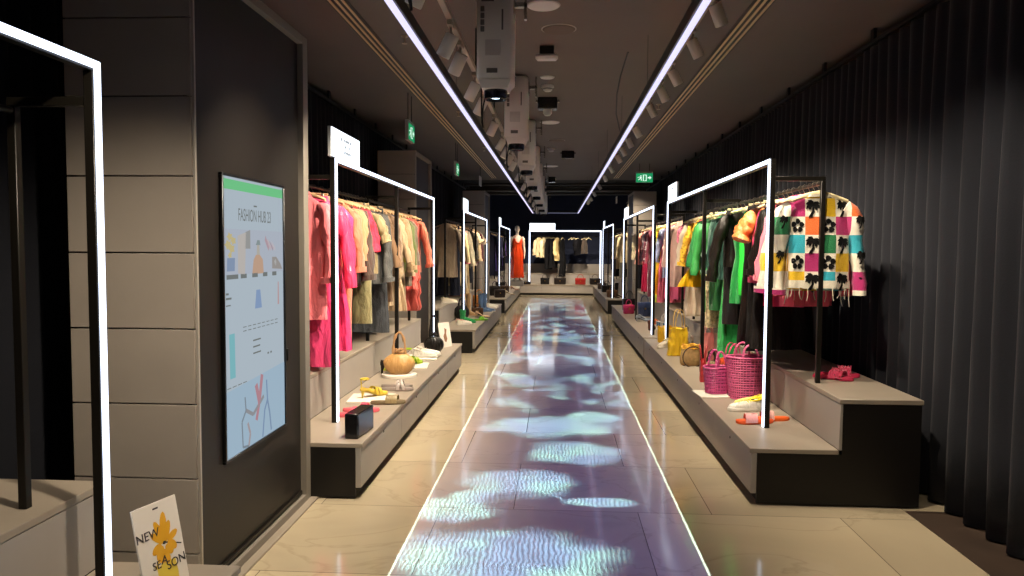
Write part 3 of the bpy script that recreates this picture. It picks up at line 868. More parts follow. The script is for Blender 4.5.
WL = 'on the rail just past the touch screen'
rail(-1, RAILX[-1], (5.3, 9.0), [
    ('longshirt', '#f27a80', 'cotton', 'salmon pink long shirt', dict(y=5.26, L=.98, rz=-.05, sw=.185, sl=.5)),
    ('trousers', '#ef4a7e', 'satin', 'pink satin trousers', dict(y=5.40, L=1.34, flare=.06)),
    ('coat', '#ef3e66', 'satin', 'hot pink long coat', dict(y=5.55, L=1.2, rz=-.12)),
    ('dress', '#f0437c', 'satin', 'neon pink sheer dress', dict(y=5.74, L=1.27, flare=.05, sl=.5)),
    ('longshirt', '#d8795c', 'cotton', 'peach long shirt', dict(y=5.95, L=1.2)),
    ('blouse', '#d98a62', 'cotton', 'tan orange blouse', dict(y=6.08)),
    ('jacket', '#4b3a30', 'cotton', 'dark brown jacket', dict(y=6.22, L=.78, rz=-.2)),
    ('blouse', '#d8203c', 'print', 'scarlet lace blouse', dict(y=6.36, L=.55)),
    ('vest', '#4a2a26', 'print', 'dark maroon patterned top', dict(y=6.47, L=.72)),
    ('trousers', '#8a8158', 'cotton', 'khaki trousers', dict(y=6.55, L=1.14)),
    ('vest', '#b9a67e', 'cotton', 'cream gilet', dict(y=6.68)),
    ('shirt', '#9c8a64', 'cotton', 'pale khaki shirt', dict(y=6.78, L=.7, sl=.2)),
    ('jacket', '#5c5c5a', 'denim', 'washed grey denim jacket', dict(y=6.95, L=.8)),
    ('trousers', '#43464a', 'denim', 'washed grey jeans', dict(y=7.08, L=1.28, flare=.04)),
    ('longshirt', '#8a6a4c', 'cotton', 'tan brown long shirt', dict(y=7.22, L=.9)),
    ('coat', '#7a5f47', 'cotton', 'camel brown coat', dict(y=7.35, L=1.0)),
    ('longshirt', '#a58c6a', 'cotton', 'sand coloured tunic', dict(y=7.5, L=1.05)),
    ('dress', '#b59a78', 'cotton', 'beige flared dress', dict(y=7.68, L=1.12, flare=.1, sl=.4)),
    ('vest', '#3a3a4a', 'print', 'dark striped top', dict(y=7.82, L=.8)),
    ('shirt', '#a98c66', 'cotton', 'golden beige shirt', dict(y=7.93)),
    ('longshirt', '#b39878', 'cotton', 'oatmeal long shirt', dict(y=8.05, L=1.1)),
    ('vest', '#cdc23a', 'cotton', 'acid yellow top', dict(y=8.2)),
    ('shirt', '#5f6a35', 'cotton', 'olive green shirt', dict(y=8.32, L=.78)),
    ('shirt', '#6d5c4c', 'cotton', 'taupe brown shirt', dict(y=8.45, L=.9)),
    ('tiered', '#e0584e', 'cotton', 'coral red ruffled dress', dict(y=8.72, L=.95)),
    ('tiered', '#b3473c', 'cotton', 'brick red ruffled dress', dict(y=8.9, L=1.22)),
    ('shirt', '#b8654a', 'cotton', 'light rust shirt', dict(y=9.03)),
], WL, 'clothes on the rail just past the touch screen', hanger_wood)

rail(-1, RAILX[-1], (12.35, 16.0), [
    ('longshirt', '#b49f84', 'cotton', 'taupe striped tunic', dict(L=.95)),
    ('trousers', '#232633', 'denim', 'navy jeans', dict(L=1.28)),
    ('coat', '#e0c896', 'cotton', 'pale straw trench coat', dict(L=1.12)),
    ('shirt', '#e0708a', 'cotton', 'rose pink shirt', {}),
    ('trousers', '#7b7a76', 'denim', 'pale grey jeans', dict(L=1.3)),
    ('longshirt', '#eadbb8', 'cotton', 'ivory long shirt', dict(L=1.2)),
    ('dress', '#d9bd8c', 'cotton', 'straw coloured long dress', dict(L=1.45)),
    ('jacket', '#5a5443', 'cotton', 'olive grey jacket', dict(L=.85)),
    ('trousers', '#2a2b33', 'denim', 'dark denim trousers', dict(L=1.15)),
    ('shirt', '#6a6152', 'cotton', 'mushroom shirt', {}),
    ('tee', '#e3cc9f', 'cotton', 'cream tee', dict(L=.7)),
    ('longshirt', '#dbc49a', 'cotton', 'buttermilk tunic', dict(L=.95)),
    ('jacket', '#5a2228', 'cotton', 'burgundy jacket', dict(L=.78)),
    ('tee', '#d8c3a4', 'cotton', 'pale stone tee', {}),
], 'on the cream and beige rail behind the green shoe', 'cream and beige clothes behind the green shoe', hanger_wood)

rail(-1, RAILX[-1], (20.0, 24.0), [
    ('coat', '#1a1b2c', 'cotton', 'midnight navy coat', dict(L=1.2)),
    ('dress', '#3d2a6e', 'satin', 'violet dress', dict(L=1.1)),
    ('trousers', '#15141b', 'cotton', 'black trousers', dict(L=1.25)),
    ('shirt', '#26264a', 'cotton', 'indigo shirt', {}),
    ('coat', '#171722', 'cotton', 'inky black coat', dict(L=1.1)),
    ('longshirt', '#4b2f7c', 'satin', 'purple satin tunic', dict(L=1.0)),
    ('jacket', '#20222e', 'cotton', 'dark slate jacket', {}),
    ('dress', '#1b1830', 'cotton', 'blue black dress', dict(L=1.2)),
], 'on the dark rail beside the orange dress', 'dark clothes beside the orange dress', hanger_wood)

rail(1, RAILX[1], (10.85, 15.3), [
    ('longshirt', '#e0b7a8', 'cotton', 'blush pink long shirt', dict(L=1.0, rz=.1)),
    ('dress', '#e0668c', 'satin', 'candy pink dress', dict(L=1.2)),
    ('longshirt', '#9aa6c4', 'cotton', 'lavender blue tunic', dict(L=.9)),
    ('slip', '#d9687a', 'satin', 'dusty rose slip dress', dict(L=1.3)),
    ('dress', '#e0a31e', 'satin', 'mustard pleated dress', dict(L=1.2, flare=.05)),
    ('skirt', '#b8c23c', 'cotton', 'lime green skirt', dict(L=1.35)),
    ('dress', '#8a1f3c', 'velvet', 'burgundy velvet dress', dict(L=1.2, sl=.5)),
    ('coat', '#73203a', 'velvet', 'dark wine velvet coat', dict(L=1.3)),
    ('blouse', '#e9cfc6', 'cotton', 'pale pink blouse', {}),
    ('dress', '#d42a56', 'satin', 'crimson satin dress', dict(L=1.25, flare=.05)),
    ('dress', '#c4204a', 'velvet', 'raspberry velvet dress', dict(L=1.2)),
    ('shirt', '#e7a08a', 'cotton', 'peachy shirt', {}),
    ('skirt', '#1c1a20', 'cotton', 'black midi skirt', dict(L=1.25)),
    ('jacket', '#e4d2a8', 'cotton', 'creamy white jacket', {}),
], 'on the mustard and crimson rail', 'clothes on the mustard and crimson rail', hanger_cream)

rail(1, RAILX[1], (18.75, 22.4), [
    ('jacket', '#e6d1a0', 'cotton', 'cream jacket', dict(L=.8, rz=.25, sw=.25)),
    ('trousers', '#6f6a5c', 'cotton', 'grey green trousers', dict(L=1.2)),
    ('shirt', '#dfc594', 'cotton', 'sand shirt', {}),
    ('coat', '#c9b083', 'cotton', 'fawn coat', dict(L=1.0)),
    ('coat', '#1a1718', 'cotton', 'black coat', dict(L=1.2)),
    ('dress', '#201a1e', 'cotton', 'black dress', dict(L=1.25)),
    ('trousers', '#17151a', 'cotton', 'slim black trousers', dict(L=1.2)),
    ('dress', '#46363a', 'satin', 'dark mauve dress', dict(L=1.1)),
], 'on the farthest rail opposite the mannequin', 'clothes on the farthest rail opposite the mannequin', hanger_cream)

WE = 'on the end wall rail'
for x, it in ((-.62, ('shirt', '#dcc69c', 'cotton', 'cream shirt')), (-.45, ('jacket', '#e6d3a6', 'cotton', 'ivory jacket')),
              (-.27, ('trousers', '#08080c', 'cotton', 'black trousers')), (-.12, ('skirt', '#09090d', 'cotton', 'black skirt')),
              (.02, ('longshirt', '#e3c88e', 'satin', 'honey cream tunic')), (.2, ('dress', '#07070b', 'cotton', 'long black dress')),
              (.72, ('blouse', '#0b0a10', 'cotton', 'short black blouse')), (.95, ('vest', '#4a3d33', 'cotton', 'dark brown top'))):
    L = dict(shirt=.72, jacket=.75, trousers=1.15, skirt=1.1, longshirt=.85, dress=1.4, blouse=.65, vest=.6)[it[0]]
    garment(*it, WE, x, 25.8, 1.1+RNG.uniform(-.25, .2), L=L, z=2.02, hm=hanger_cream, group='clothes on the end wall rail')
for x in (.5, .6, 1.1):
    hanger(x, 25.8, 2.02, 1.0, hanger_cream, 'empty pale hanger %s on the end wall rail' % {.5: 'next to the long black dress', .6: 'next to the short black blouse', 1.1: 'beyond the dark brown top'}[x])

# ------------------------------------------------------------------ shoes
FOOT = [(0, .006), (.02, .022), (.06, .031), (.12, .029), (.17, .036), (.205, .042), (.24, .038), (.265, .024), (.275, .006)]
def foot_outline(k=1.0, grow=0, side=1):
    up = []; dn = []
    for x, w in FOOT:
        w = max(.004, (w+grow)*k); sk = .010*sin(PI*x/.275)*side
        up.append((x, w+sk)); dn.append((x, -w+sk))
    return dn+up[::-1]
def sole_mesh(z0, z1, grow=.0, heel=0, side=1):
    o = foot_outline(1, grow, side); mb = MB()
    def hz(x): return heel*(1-sstep(.03, .19, x))
    rings = []
    for k, z in ((.93, z0), (1, z0+.004), (1, z1-.003), (.96, z1)):
        rings.append([((x-.135)*k+.135, y*k, z+hz(x)) for x, y in o])
    mb.loft(rings); return mb
def section(x, hw, h, base, n=14, cy=0):
    return [Vector((x, cy+hw*sgp(cos(a), .8), base+h*max(-.02, sgp(sin(a), .75)))) for a in [PI*k/(n-1) for k in range(n)]]
def closed_upper(base, tab, heel=0, side=1):
    mb = MB(); rings = []
    for x, hw, h in tab:
        b = base+heel*(1-sstep(.03, .19, x)); rings.append(section(x, hw, h, b, cy=.010*sin(PI*x/.275)*side))
    mb.loft(rings); return mb
def sneaker(loc, rz, col_u, col_s, col_l, label, side=1, group=None, boot=0):
    t = T('sneaker', label, 'shoe', loc, rz, group)
    sole_mesh(0, .028, .003, 0, side).obj('sole', mat('rubber_'+col_s, col_s, .6), t)
    up = closed_upper(.026, [(.004, .012, .035), (.015, .028, .062), (.05, .034, .066), (.09, .034, .058), (.115, .033, .052), (.15, .036, .048), (.19, .040, .040), (.225, .039, .032), (.255, .028, .024), (.27, .008, .010)], 0, side)
    u = up.obj('upper', cloth(col_u, 'cotton'), t, ang=60)
    q = MB(); q.tube([(.055+.047*cos(a), .030*sin(a)+.004, .088+.012*cos(a)*-1) for a in [2*PI*k/18 for k in range(18)]], .0075, 8, closed=True)
    q.obj('collar', cloth(col_l, 'cotton'), t)
    q = MB(); q.lathe([(.0001, .0), (.9, 0), (1, .004), (.0001, .005)], 16, M=Matrix.Translation((.055, .004, .083)) @ Matrix.Diagonal((.043, .026, 1, 1)))
    q.obj('lining', mat('shoe_lining', '#2a2622', .9), t)
    q = MB()
    for k in range(5):
        x = .105+.018*k; h = .083-.008*k
        q.tube([(x, -.026, h-.012), (x+.004, -.012, h+.001), (x+.006, .006, h+.003), (x+.004, .024, h), (x, .034, h-.012)], .0035, 6)
    q.obj('laces', cloth(col_l, 'cotton'), t)
    q = MB(); q.tube([(.0, .0, .05), (-.004, 0, .08), (-.002, 0, .1)], [.012, .012, .006], 8, flat=.5); q.obj('heel_tab', cloth(col_l, 'cotton'), t)
    return t
def slide(loc, rz, col_b, col_s, label, side=1, group=None, fluffy=False, heel=0, crossed=False, ankle=False):
    t = T('sandal', label, 'shoe', loc, rz, group)
    sole_mesh(0, .022, .0, heel, side).obj('sole', mat('sole_'+col_s, col_s, .55), t)
    sole_mesh(.0222, .027, -.004, heel, side).obj('footbed', mat('sole_light_'+col_s, col_s, .7, var=.1), t)
    def band(x0, x1, skew=0, h=.052):
        mb = MB(); rings = []
        for k in range(13):
            a = PI*k/12
            r = []
            for dx, dr in ((0, 0), (0, .004), (1, .004), (1, 0)):
                x = x0+(x1-x0)*dx+skew*cos(a)
                r.append((x, (.043+dr)*sgp(cos(a), .8)+.008*side, .014+heel*(1-sstep(.03, .19, x))+(h+dr)*sgp(sin(a), .8)))
            rings.append(r)
        mb.loft(rings); return mb
    m = cloth(col_b, 'velvet' if fluffy else 'leather')
    if crossed:
        band(.15, .175, .025).obj('strap', m, t, ang=60); band(.15, .175, -.025, .055).obj('strap', m, t, ang=60)
    else:
        b = band(.125, .215, .01, .055).obj('strap', m, t, ang=60)
        if fluffy:
            q = MB()
            for k in range(60):
                a = PI*RNG.random(); x = RNG.uniform(.125, .215)
                p = Vector((x, .047*sgp(cos(a), .8)+.008*side, .016+.058*sgp(sin(a), .8)))
                d = Vector((RNG.uniform(-.4, .4), cos(a), sin(a))).normalized()
                q.tube([p, p+d*.012], [.004, .001], 5)
            f = q.obj('fluff', m, b); f['kind'] = 'stuff'
    if ankle:
        q = MB(); q.tube([(.045+.036*cos(a), .033*sin(a), .095+heel) for a in [2*PI*k/18 for k in range(18)]], .005, 8, closed=True, flat=1.4)
        q.tube([(.012, 0, .025+heel), (.008, 0, .095+heel)], .005, 6); q.obj('ankle_strap', m, t)
    if heel:
        q = MB(); q.tube([(.03, 0, heel+.008), (.024, 0, heel*.5), (.022, 0, 0)], [.02, .009, .006], 10); q.obj('heel', m, t)
    return t
def pump(loc, rz, col, label, heel=.07, side=1, group=None):
    t = T('heeled_shoe', label, 'shoe', loc, rz, group); m = cloth(col, 'leather')
    sole_mesh(0, .008, 0, heel, side).obj('sole', mat('dark_sole', '#1d1916', .6), t)
    closed_upper(.006, [(.004, .010, .03), (.015, .024, .052), (.045, .028, .044), (.075, .029, .028), (.12, .030, .022), (.165, .036, .028), (.2, .039, .034), (.235, .034, .028), (.262, .018, .014), (.275, .005, .006)], heel, side).obj('upper', m, t, ang=60)
    q = MB(); q.tube([(.03, 0, heel+.004), (.022, 0, heel*.5), (.018, 0, 0)], [.024, .012, .008], 10); q.obj('heel', m, t)
    q = MB(); q.lathe([(.0001, 0), (1, 0), (.0001, .004)], 14, M=Matrix.Translation((.058, .003, heel+.044)) @ Matrix.Diagonal((.04, .021, 1, 1)))
    q.obj('lining', mat('shoe_lining', '#2a2622', .9), t)
    return t
def boot(loc, rz, col, label, H=.3, kind='denim', side=1, group=None, sole='#e5ddcc'):
    t = T('boot', label, 'boot', loc, rz, group); m = cloth(col, kind)
    sole_mesh(0, .03, .002, .0, side).obj('sole', mat('boot_sole_'+sole, sole, .6), t)
    closed_upper(.028, [(.004, .012, .05), (.015, .030, .085), (.06, .036, .09), (.10, .035, .075), (.15, .037, .055), (.19, .040, .045), (.225, .038, .034), (.255, .026, .024), (.27, .008, .010)], 0, side).obj('upper', m, t, ang=60)
    q = MB(); rings = []
    for k in range(9):
        u = k/8; z = .07+(H-.07)*u; rx = .042+.012*u+.003*sin(k*2.1); ry = .034+.014*u+.003*sin(k*1.7)
        rings.append([(.052+rx*cos(a)-.004*u, .004+ry*sin(a), z+.004*sin(a*3+k)) for a in [2*PI*j/20 for j in range(20)]])
    rings.append([(.048+.045*cos(a), .004+.040*sin(a), H-.03) for a in [2*PI*j/20 for j in range(20)]])
    q.loft(rings); q.obj('shaft', m, t, ang=70)
    return t

# ------------------------------------------------------------------ bags
def arc_handle(x0, x1, y, z, h, r, n=14, lean=0):
    return [Vector((x0+(x1-x0)*(.5-.5*cos(PI*k/n)), y+lean*sin(PI*k/n), z+h*sin(PI*k/n)**.8)) for k in range(n+1)]
def tote(loc, rz, w, d, h, col, label, kind='leather', flare=.15, handle=.2, hcol=None, name='tote_bag', crumple=.014, pock=False, group=None):
    t = T(name, label, 'bag', loc, rz, group); m = cloth(col, kind); mb = MB(); rings = []; n = 36; sd = RNG.random()*9
    for k in range(15):
        u = k/14; W = w/2*(1+flare*(u-.5)); D = d/2*(1-.55*u*u*(1 if flare >= 0 else .3))
        r = []
        for j in range(n):
            a = 2*PI*j/n
            x = W*sgp(cos(a), .45); y = D*sgp(sin(a), .45)
            nz = crumple*noise.noise((x*14+sd, y*14, u*4))*(.3+u)
            r.append((x*(1+nz*4), y*(1+nz*10), h*u+(.012*sin(3*a+sd)*u if k == 14 else 0)))
        rings.append(r)
    rings.insert(0, [(x*.92, y*.9, 0) for x, y, _ in rings[0]]); rings[1] = [(x, y, .008) for x, y, _ in rings[1]]
    rings.append([(x*.95, y*.85, z-.015) for x, y, z in rings[-1]])
    mb.loft(rings); mb.obj('body', m, t, ang=60)
    hm = cloth(hcol or col, kind)
    for sy in (-1, 1):
        q = MB(); q.tube(arc_handle(-w*.25, w*.25, sy*d*.2, h*.93, handle, .007, lean=sy*.02), .0075, 8, flat=.6); q.obj('handle', hm, t)
    if pock:
        q = MB()
        q.box(-w*.3, w*.3, -d/2-.006, -d/2+.02, h*.18, h*.6, .004); q.obj('pocket', m, t)
    return t
def basket(loc, rz, w, d, h, col, label, n_r=16, n_v=36, flare=.12, handle=.2):
    t = T('woven_basket_bag', label, 'basket', loc, rz); m = mat('woven_'+col, col, .38, var=.1, vscale=30, coat=.2); mb = MB()
    def P(a, u, off=0):
        W = w/2*(1+flare*(u-.5)*2)+off; D = d/2*(1+flare*(u-.5)*2)+off
        return Vector((W*sgp(cos(a), .8), D*sgp(sin(a), .8), .008+h*u))
    for k in range(n_r+1):
        u = k/n_r
        mb.tube([P(2*PI*j/48, u)+Vector((0, 0, .0025*sin(j*6.0+k*3.14))) for j in range(48)], .0052 if k < n_r else .008, 6, closed=True)
    for j in range(n_v):
        a = 2*PI*j/n_v
        mb.tube([P(a, k/10, .003*(1 if (k+j) % 2 else -1)) for k in range(11)], .0042, 5)
    mb.obj('weave', m, t)
    q = MB(); q.loft([[P(2*PI*j/36, u, -.007) for j in range(36)] for u in (0, .5, 1)]+[[P(2*PI*j/36, u, -.012) for j in range(36)] for u in (1, .5, .03)])
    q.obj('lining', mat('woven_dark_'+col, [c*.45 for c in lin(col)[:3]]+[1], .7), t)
    q = MB(); q.loft([[P(2*PI*j/36, 0, -.004+o) + Vector((0, 0, dz)) for j in range(36)] for o, dz in ((-.004, -.008), (0, -.006), (0, .004))]); q.obj('base', m, t)
    for sy in (-1, 1):
        q = MB(); q.tube(arc_handle(-w*.22, w*.22, sy*d*.46*(1+flare), h*.98, handle, .01, lean=sy*-.02), .009, 8)
        for k in range(0, 14, 1):
            c = arc_handle(-w*.22, w*.22, sy*d*.46*(1+flare), h*.98, handle, .01, lean=sy*-.02)[k]
            q.tube([c+Vector((.010*cos(a), .010*sin(a), .002*a/6.28)) for a in [2*PI*i/8 for i in range(9)]], .003, 5)
        q.obj('handle', m, t)
    return t
def slouch(loc, rz, w, d, h, col, label, kind='leather', knot=True, hcol=None, handle=.2):
    t = T('slouch_bag', label, 'bag', loc, rz); m = cloth(col, kind); mb = MB(); n = 44; rings = []
    for k in range(17):
        u = k/16; rr = sin(PI*min(1, .12+u*.80))**.55; rr = max(rr, .22) if u > .6 else rr
        ring = []
        for j in range(n):
            a = 2*PI*j/n; f = 1+.09*sin(13*a+u*4)*sstep(.2, .85, u)+.03*sin(5*a+u*5)
            ring.append((w/2*rr*f*cos(a), d/2*rr*f*sin(a), h*u))
        rings.append(ring)
    mb.loft(rings); mb.obj('body', m, t, ang=75)
    hm = cloth(hcol or col, kind)
    q = MB(); q.tube(arc_handle(-w*.2, w*.2, 0, h*.92, handle, .01), [.012+.005*sin(k*1.9) for k in range(15)], 8); q.obj('handle', hm, t)
    if knot:
        q = MB(); q.tube([(.03*cos(a*2)*(1+.3*cos(3*a)), .022*sin(a*2)*(1+.3*cos(3*a)), h+.03+.014*sin(3*a)) for a in [2*PI*k/40 for k in range(40)]], .011, 8, closed=True); q.obj('knot', hm, t)
    return t
def satchel(loc, rz, w, d, h, col, label, handle=.1, group=None, clasp=True):
    t = T('handbag', label, 'bag', loc, rz, group); m = cloth(col, 'leather')
    MB().box(-w/2, w/2, -d/2, d/2, 0, h, .018).obj('body', m, t, ang=60)
    MB().box(-w/2-.003, w/2+.003, -d/2-.006, d/2+.002, h*.5, h+.004, .012).obj('flap', m, t, ang=60)
    q = MB(); q.tube(arc_handle(-w*.28, w*.28, 0, h, handle, .008), .008, 8); q.obj('handle', m, t)
    if clasp:
        MB().box(-.015, .015, -d/2-.011, -d/2-.005, h*.5, h*.5+.03, .003).obj('clasp', mat('brass', '#b08d45', .3, .9), t)
    return t
def tray(loc, rz, w, d, h, label, rounded=False, col='#e3dccd'):
    mb = MB()
    if rounded: mb.lathe([(.94, 0), (1, .003), (1, h-.003), (.97, h)], 36, M=Matrix.Diagonal((w/2, d/2, 1, 1)))
    else: mb.box(-w/2, w/2, -d/2, d/2, 0, h, .004)
    o = mb.obj('display_tray', mat('tray_white', col, .5), None, loc, (0, 0, rz))
    return tag(o, label, 'tray')

LO, UP = .3602, .6802
# --- right side, near platform
slide((1.56, 5.35, LO), PI+.15, '#e8a2a0', '#e2581e', 'pale pink slide on an orange sole beside the lit post, aisle side', 1)
slide((1.70, 5.44, LO), PI+.22, '#eeb9b0', '#e8641f', 'pale pink slide on an orange sole beside the lit post, riser side', -1)
sneaker((1.60, 5.76, LO), PI+.10, '#e7e2d6', '#efe9dc', '#f0dc1c', 'white sneaker with yellow collar before the big pink basket, aisle side', 1)
sneaker((1.68, 5.90, LO), PI+.05, '#e7dc7a', '#efe9dc', '#f0dc1c', 'white and yellow sneaker right against the big pink basket', -1)
basket((1.585, 6.24, LO), .1, .29, .21, .34, '#ea6a9c', 'large hot pink woven basket behind the yellow sneakers', 17, 40, .1, .0+.12)
tray((1.37, 6.36, LO), .1, .34, .30, .012, 'square white tray under the small magenta basket')
basket((1.38, 6.38, LO+.0125), .2, .205, .16, .215, '#d85593', 'small magenta woven basket on a square white tray', 14, 32, .12, .15)
tote((1.62, 6.85, LO), .3, .24, .10, .24, '#e8592c', 'orange and red tote behind the pink baskets', 'print', .1, .16, '#d8447c')
slouch((1.50, 7.20, LO), .3, .2, .14, .16, '#7d6a4c', 'brown patterned bag behind the small magenta basket', 'print', False, '#3a2c20', .12)
tote((1.385, 7.02, LO), 1.4, .17, .06, .19, '#a52c2e', 'dark red slim bag behind the black middle post', 'leather', -.1, .16)
# ring handled bag
t = T('ring_handle_bag', 'tan straw bag with a dark ring handle and yellow trim', 'bag', (1.45, 7.98, LO), .3)
MB().lathe([(.10, 0), (.125, .02), (.13, .08), (.115, .16), (.105, .19), (.098, .185)], 36, sy=.65).obj('body', mat('straw_tan', '#b08d5c', .8, bump=.6, bscale=60, var=.2, vscale=30), t)
MB().tube([(.12*cos(a)-.03, -.10, .10+.11*sin(a)) for a in [2*PI*k/28 for k in range(28)]], .007, 8, closed=True).obj('ring_handle', mat('dark_ring', '#3a2418', .35), t)
mb = MB()
for k in range(3): mb.tube([((.108-.004*k)*cos(a), (.072-.003*k)*sin(a), .19+.012*k+.008*sin(a*5+k)) for a in [2*PI*j/30 for j in range(30)]], .008, 6, closed=True)
mb.obj('ruffle_trim', cloth('#e2a92c', 'cotton'), t)
tote((1.70, 8.35, LO), .2, .18, .08, .30, '#e58a86', 'pink tote behind the big yellow tote', 'satin', 0, .12)
tote((1.43, 8.70, LO), .35, .24, .12, .32, '#eec22a', 'big creased yellow tote with tall pale handles', 'satin', -.25, .24, '#e3c06a', crumple=.035)
tote((1.44, 9.88, LO), .3, .19, .09, .22, '#e8b422', 'smaller yellow tote with a zip at the frame end', 'satin', .08, .17, '#d8cfc0')
sneaker((1.44, 9.52, LO), -2.2, '#d9cdb6', '#e8e0d0', '#cdbf9f', 'beige shoe between the two yellow totes', 1)
slouch((1.62, 9.35, LO), 0, .2, .14, .2, '#8d8377', 'greyish bag behind the yellow totes', 'print', False, None, .1)
slide((1.86, 5.44, UP), -.6, '#e0406a', '#d8345c', 'fluffy pink slide on the upper step by the rear post, front one', 1, fluffy=True)
slide((1.93, 5.52, UP), -.25, '#e0406a', '#d8345c', 'fluffy pink slide on the upper step by the rear post, rear one', -1, fluffy=True)
# --- right side, second platform
boot((1.42, 11.3, LO), 1.2, '#5c3322', 'small dark brown ankle boot on the platform edge past the yellow totes', .15, 'leather', sole='#2a1a12')
pump((1.36, 12.75, LO), .2, '#7e8894', 'grey blue heeled shoe on the platform edge, front of its pair', .05)
pump((1.42, 12.95, LO), .2, '#7e8894', 'grey blue heeled shoe behind the front one of its pair', .05, -1)
pump((1.60, 12.2, LO), .4, '#c0643a', 'rust heeled shoe behind the brown ankle boot', .05)
satchel((1.38, 14.2, LO), .3, .2, .1, .17, '#d0306a', 'small magenta bag on the platform under the crimson clothes', .1)
satchel((1.62, 13.7, LO), .2, .24, .1, .26, '#3a4a72', 'dark blue bag behind the magenta bag', .12)
satchel((1.46, 14.9, LO), .2, .26, .12, .24, '#221a1c', 'black bag beyond the magenta bag', .16)
sneaker((1.58, 11.75, LO), .3, '#4d6c8c', '#d8d2c4', '#c8c4bc', 'blue sneaker next to the rust heeled shoe', 1)
# --- right side, third platform
satchel((1.42, 19.0, LO), .2, .26, .12, .18, '#6a4a30', 'brown handbag on the far platform opposite the mannequin', .1)
pump((1.33, 18.6, LO), .2, '#2a1c16', 'dark heeled shoe on the corner of the far platform', .06)
pump((1.5, 18.75, LO), .2, '#3a281c', 'dark brown heeled shoe beside the brown handbag', .06)
boot((1.62, 19.6, LO), -2.6, '#181414', 'tall black boot behind the brown handbag', .34, 'leather', sole='#181414')
satchel((1.44, 21.2, LO), .2, .3, .14, .2, '#1a1615', 'black handbag near the end of the far platform', .12)
satchel((1.40, 22.9, LO), .2, .26, .12, .18, '#4a3626', 'tan brown handbag last on the far platform', .12)
# --- left side, near platform
t = T('price_display', 'black box price display on the corner of the pink clothes platform', 'display', (-1.30, 4.80, LO), -.10)
MB().box(-.045, .045, -.15, .15, 0, .165, .006).obj('case', mat('gloss_black', '#100f10', .25), t)
MB().box(.0452, .047, -.135, .135, .02, .15, .001).obj('screen', mat('screen_glass_dark', '#2b3440', .12), t)
slide((-1.62, 5.26, LO), .15, '#e0526c', '#d85a66', 'pink strappy sandal next to the black price display, front one', 1, crossed=True)
slide((-1.60, 5.44, LO), .10, '#e0526c', '#d85a66', 'pink strappy sandal next to the black price display, rear one', -1, crossed=True)
tray((-1.50, 5.92, LO), .1, .36, .34, .012, 'square white tray under the gold sandal')
slide((-1.58, 5.86, LO+.0125), .9, '#c9b23c', '#c9a93a', 'upright gold sandal with wide straps on the white tray', 1, crossed=True, ankle=True, heel=.06)
slide((-1.46, 5.72, LO), .2, '#8a7a55', '#6c5c40', 'flat olive gold sandal lying in front of the white tray', -1)
slide((-1.50, 6.26, LO), .15, '#a59a92', '#8a7e76', 'grey snakeskin sandal behind the gold sandal, front one', 1, crossed=True)
slide((-1.54, 6.42, LO), .15, '#a59a92', '#8a7e76', 'grey snakeskin sandal behind the gold sandal, rear one', -1, crossed=True)
tray((-1.50, 6.98, LO), 0, .34, .30, .03, 'round white tray under the camel bag', True)
slouch((-1.50, 6.98, LO+.0305), .2, .29, .2, .19, '#c2955a', 'camel ruched bag with knotted handle on the round white tray', 'leather', True, '#b98f62', .22)
pump((-1.72, 7.12, LO), .6, '#191512', 'black heeled shoe behind the camel bag', .08)
slide((-1.74, 7.3, LO), .5, '#c9cf3a', '#c2c636', 'lime flat sandal behind the black heeled shoe', 1)
tray((-1.48, 7.60, LO), .1, .3, .34, .014, 'square white tray under the lime green heel')
slide((-1.55, 7.52, LO+.0145), 1.1, '#a8c62c', '#9ab82a', 'lime green ankle strap heel beside the camel bag', 1, crossed=True, ankle=True, heel=.08)
tray((-1.50, 8.2, LO), .1, .34, .36, .014, 'square white tray under the off white sneakers')
sneaker((-1.60, 8.12, LO+.0145), .15, '#e2dccf', '#eee8db', '#d8cfbe', 'off white sneaker on a tray near the black pouch bag, front one', 1)
sneaker((-1.58, 8.27, LO+.0145), .12, '#e2dccf', '#eee8db', '#d8cfbe', 'off white sneaker on a tray near the black pouch bag, rear one', -1)
t = slouch((-1.44, 8.62, LO), .3, .23, .2, .19, '#15120f', 'black ruched pouch bag with long handle at the platform end', 'leather', True, '#15120f', .26)
# leaning picture card
def card(loc, rz, lean, w, h, label, tilt=0):
    t = T('sign_card', label, 'sign', loc, rot=(lean, tilt, rz))
    MB().box(-w/2, w/2, -.004, .004, 0, h, .001).obj('board', mat('card_white', '#e6ded2', .55), t)
    return t
cd = card((-1.36, 9.12, LO), PI/2-.5, -.18, .22, .31, 'small beige picture card leaning at the end of the pink clothes platform')
mb = MB(); mb.loft([[(x, -.0042, z) for x, z in pl] if k else [(x, -.0049, z) for x, z in pl] for k in (0, 1) for pl in [[(-.03, .08), (.0, .06), (.03, .10), (.02, .17), (.04, .22), (.0, .24), (-.01, .18), (-.04, .14)]]])
mb.obj('picture', mat('card_brown_ink', '#8a6444', .7), cd, smooth=False)
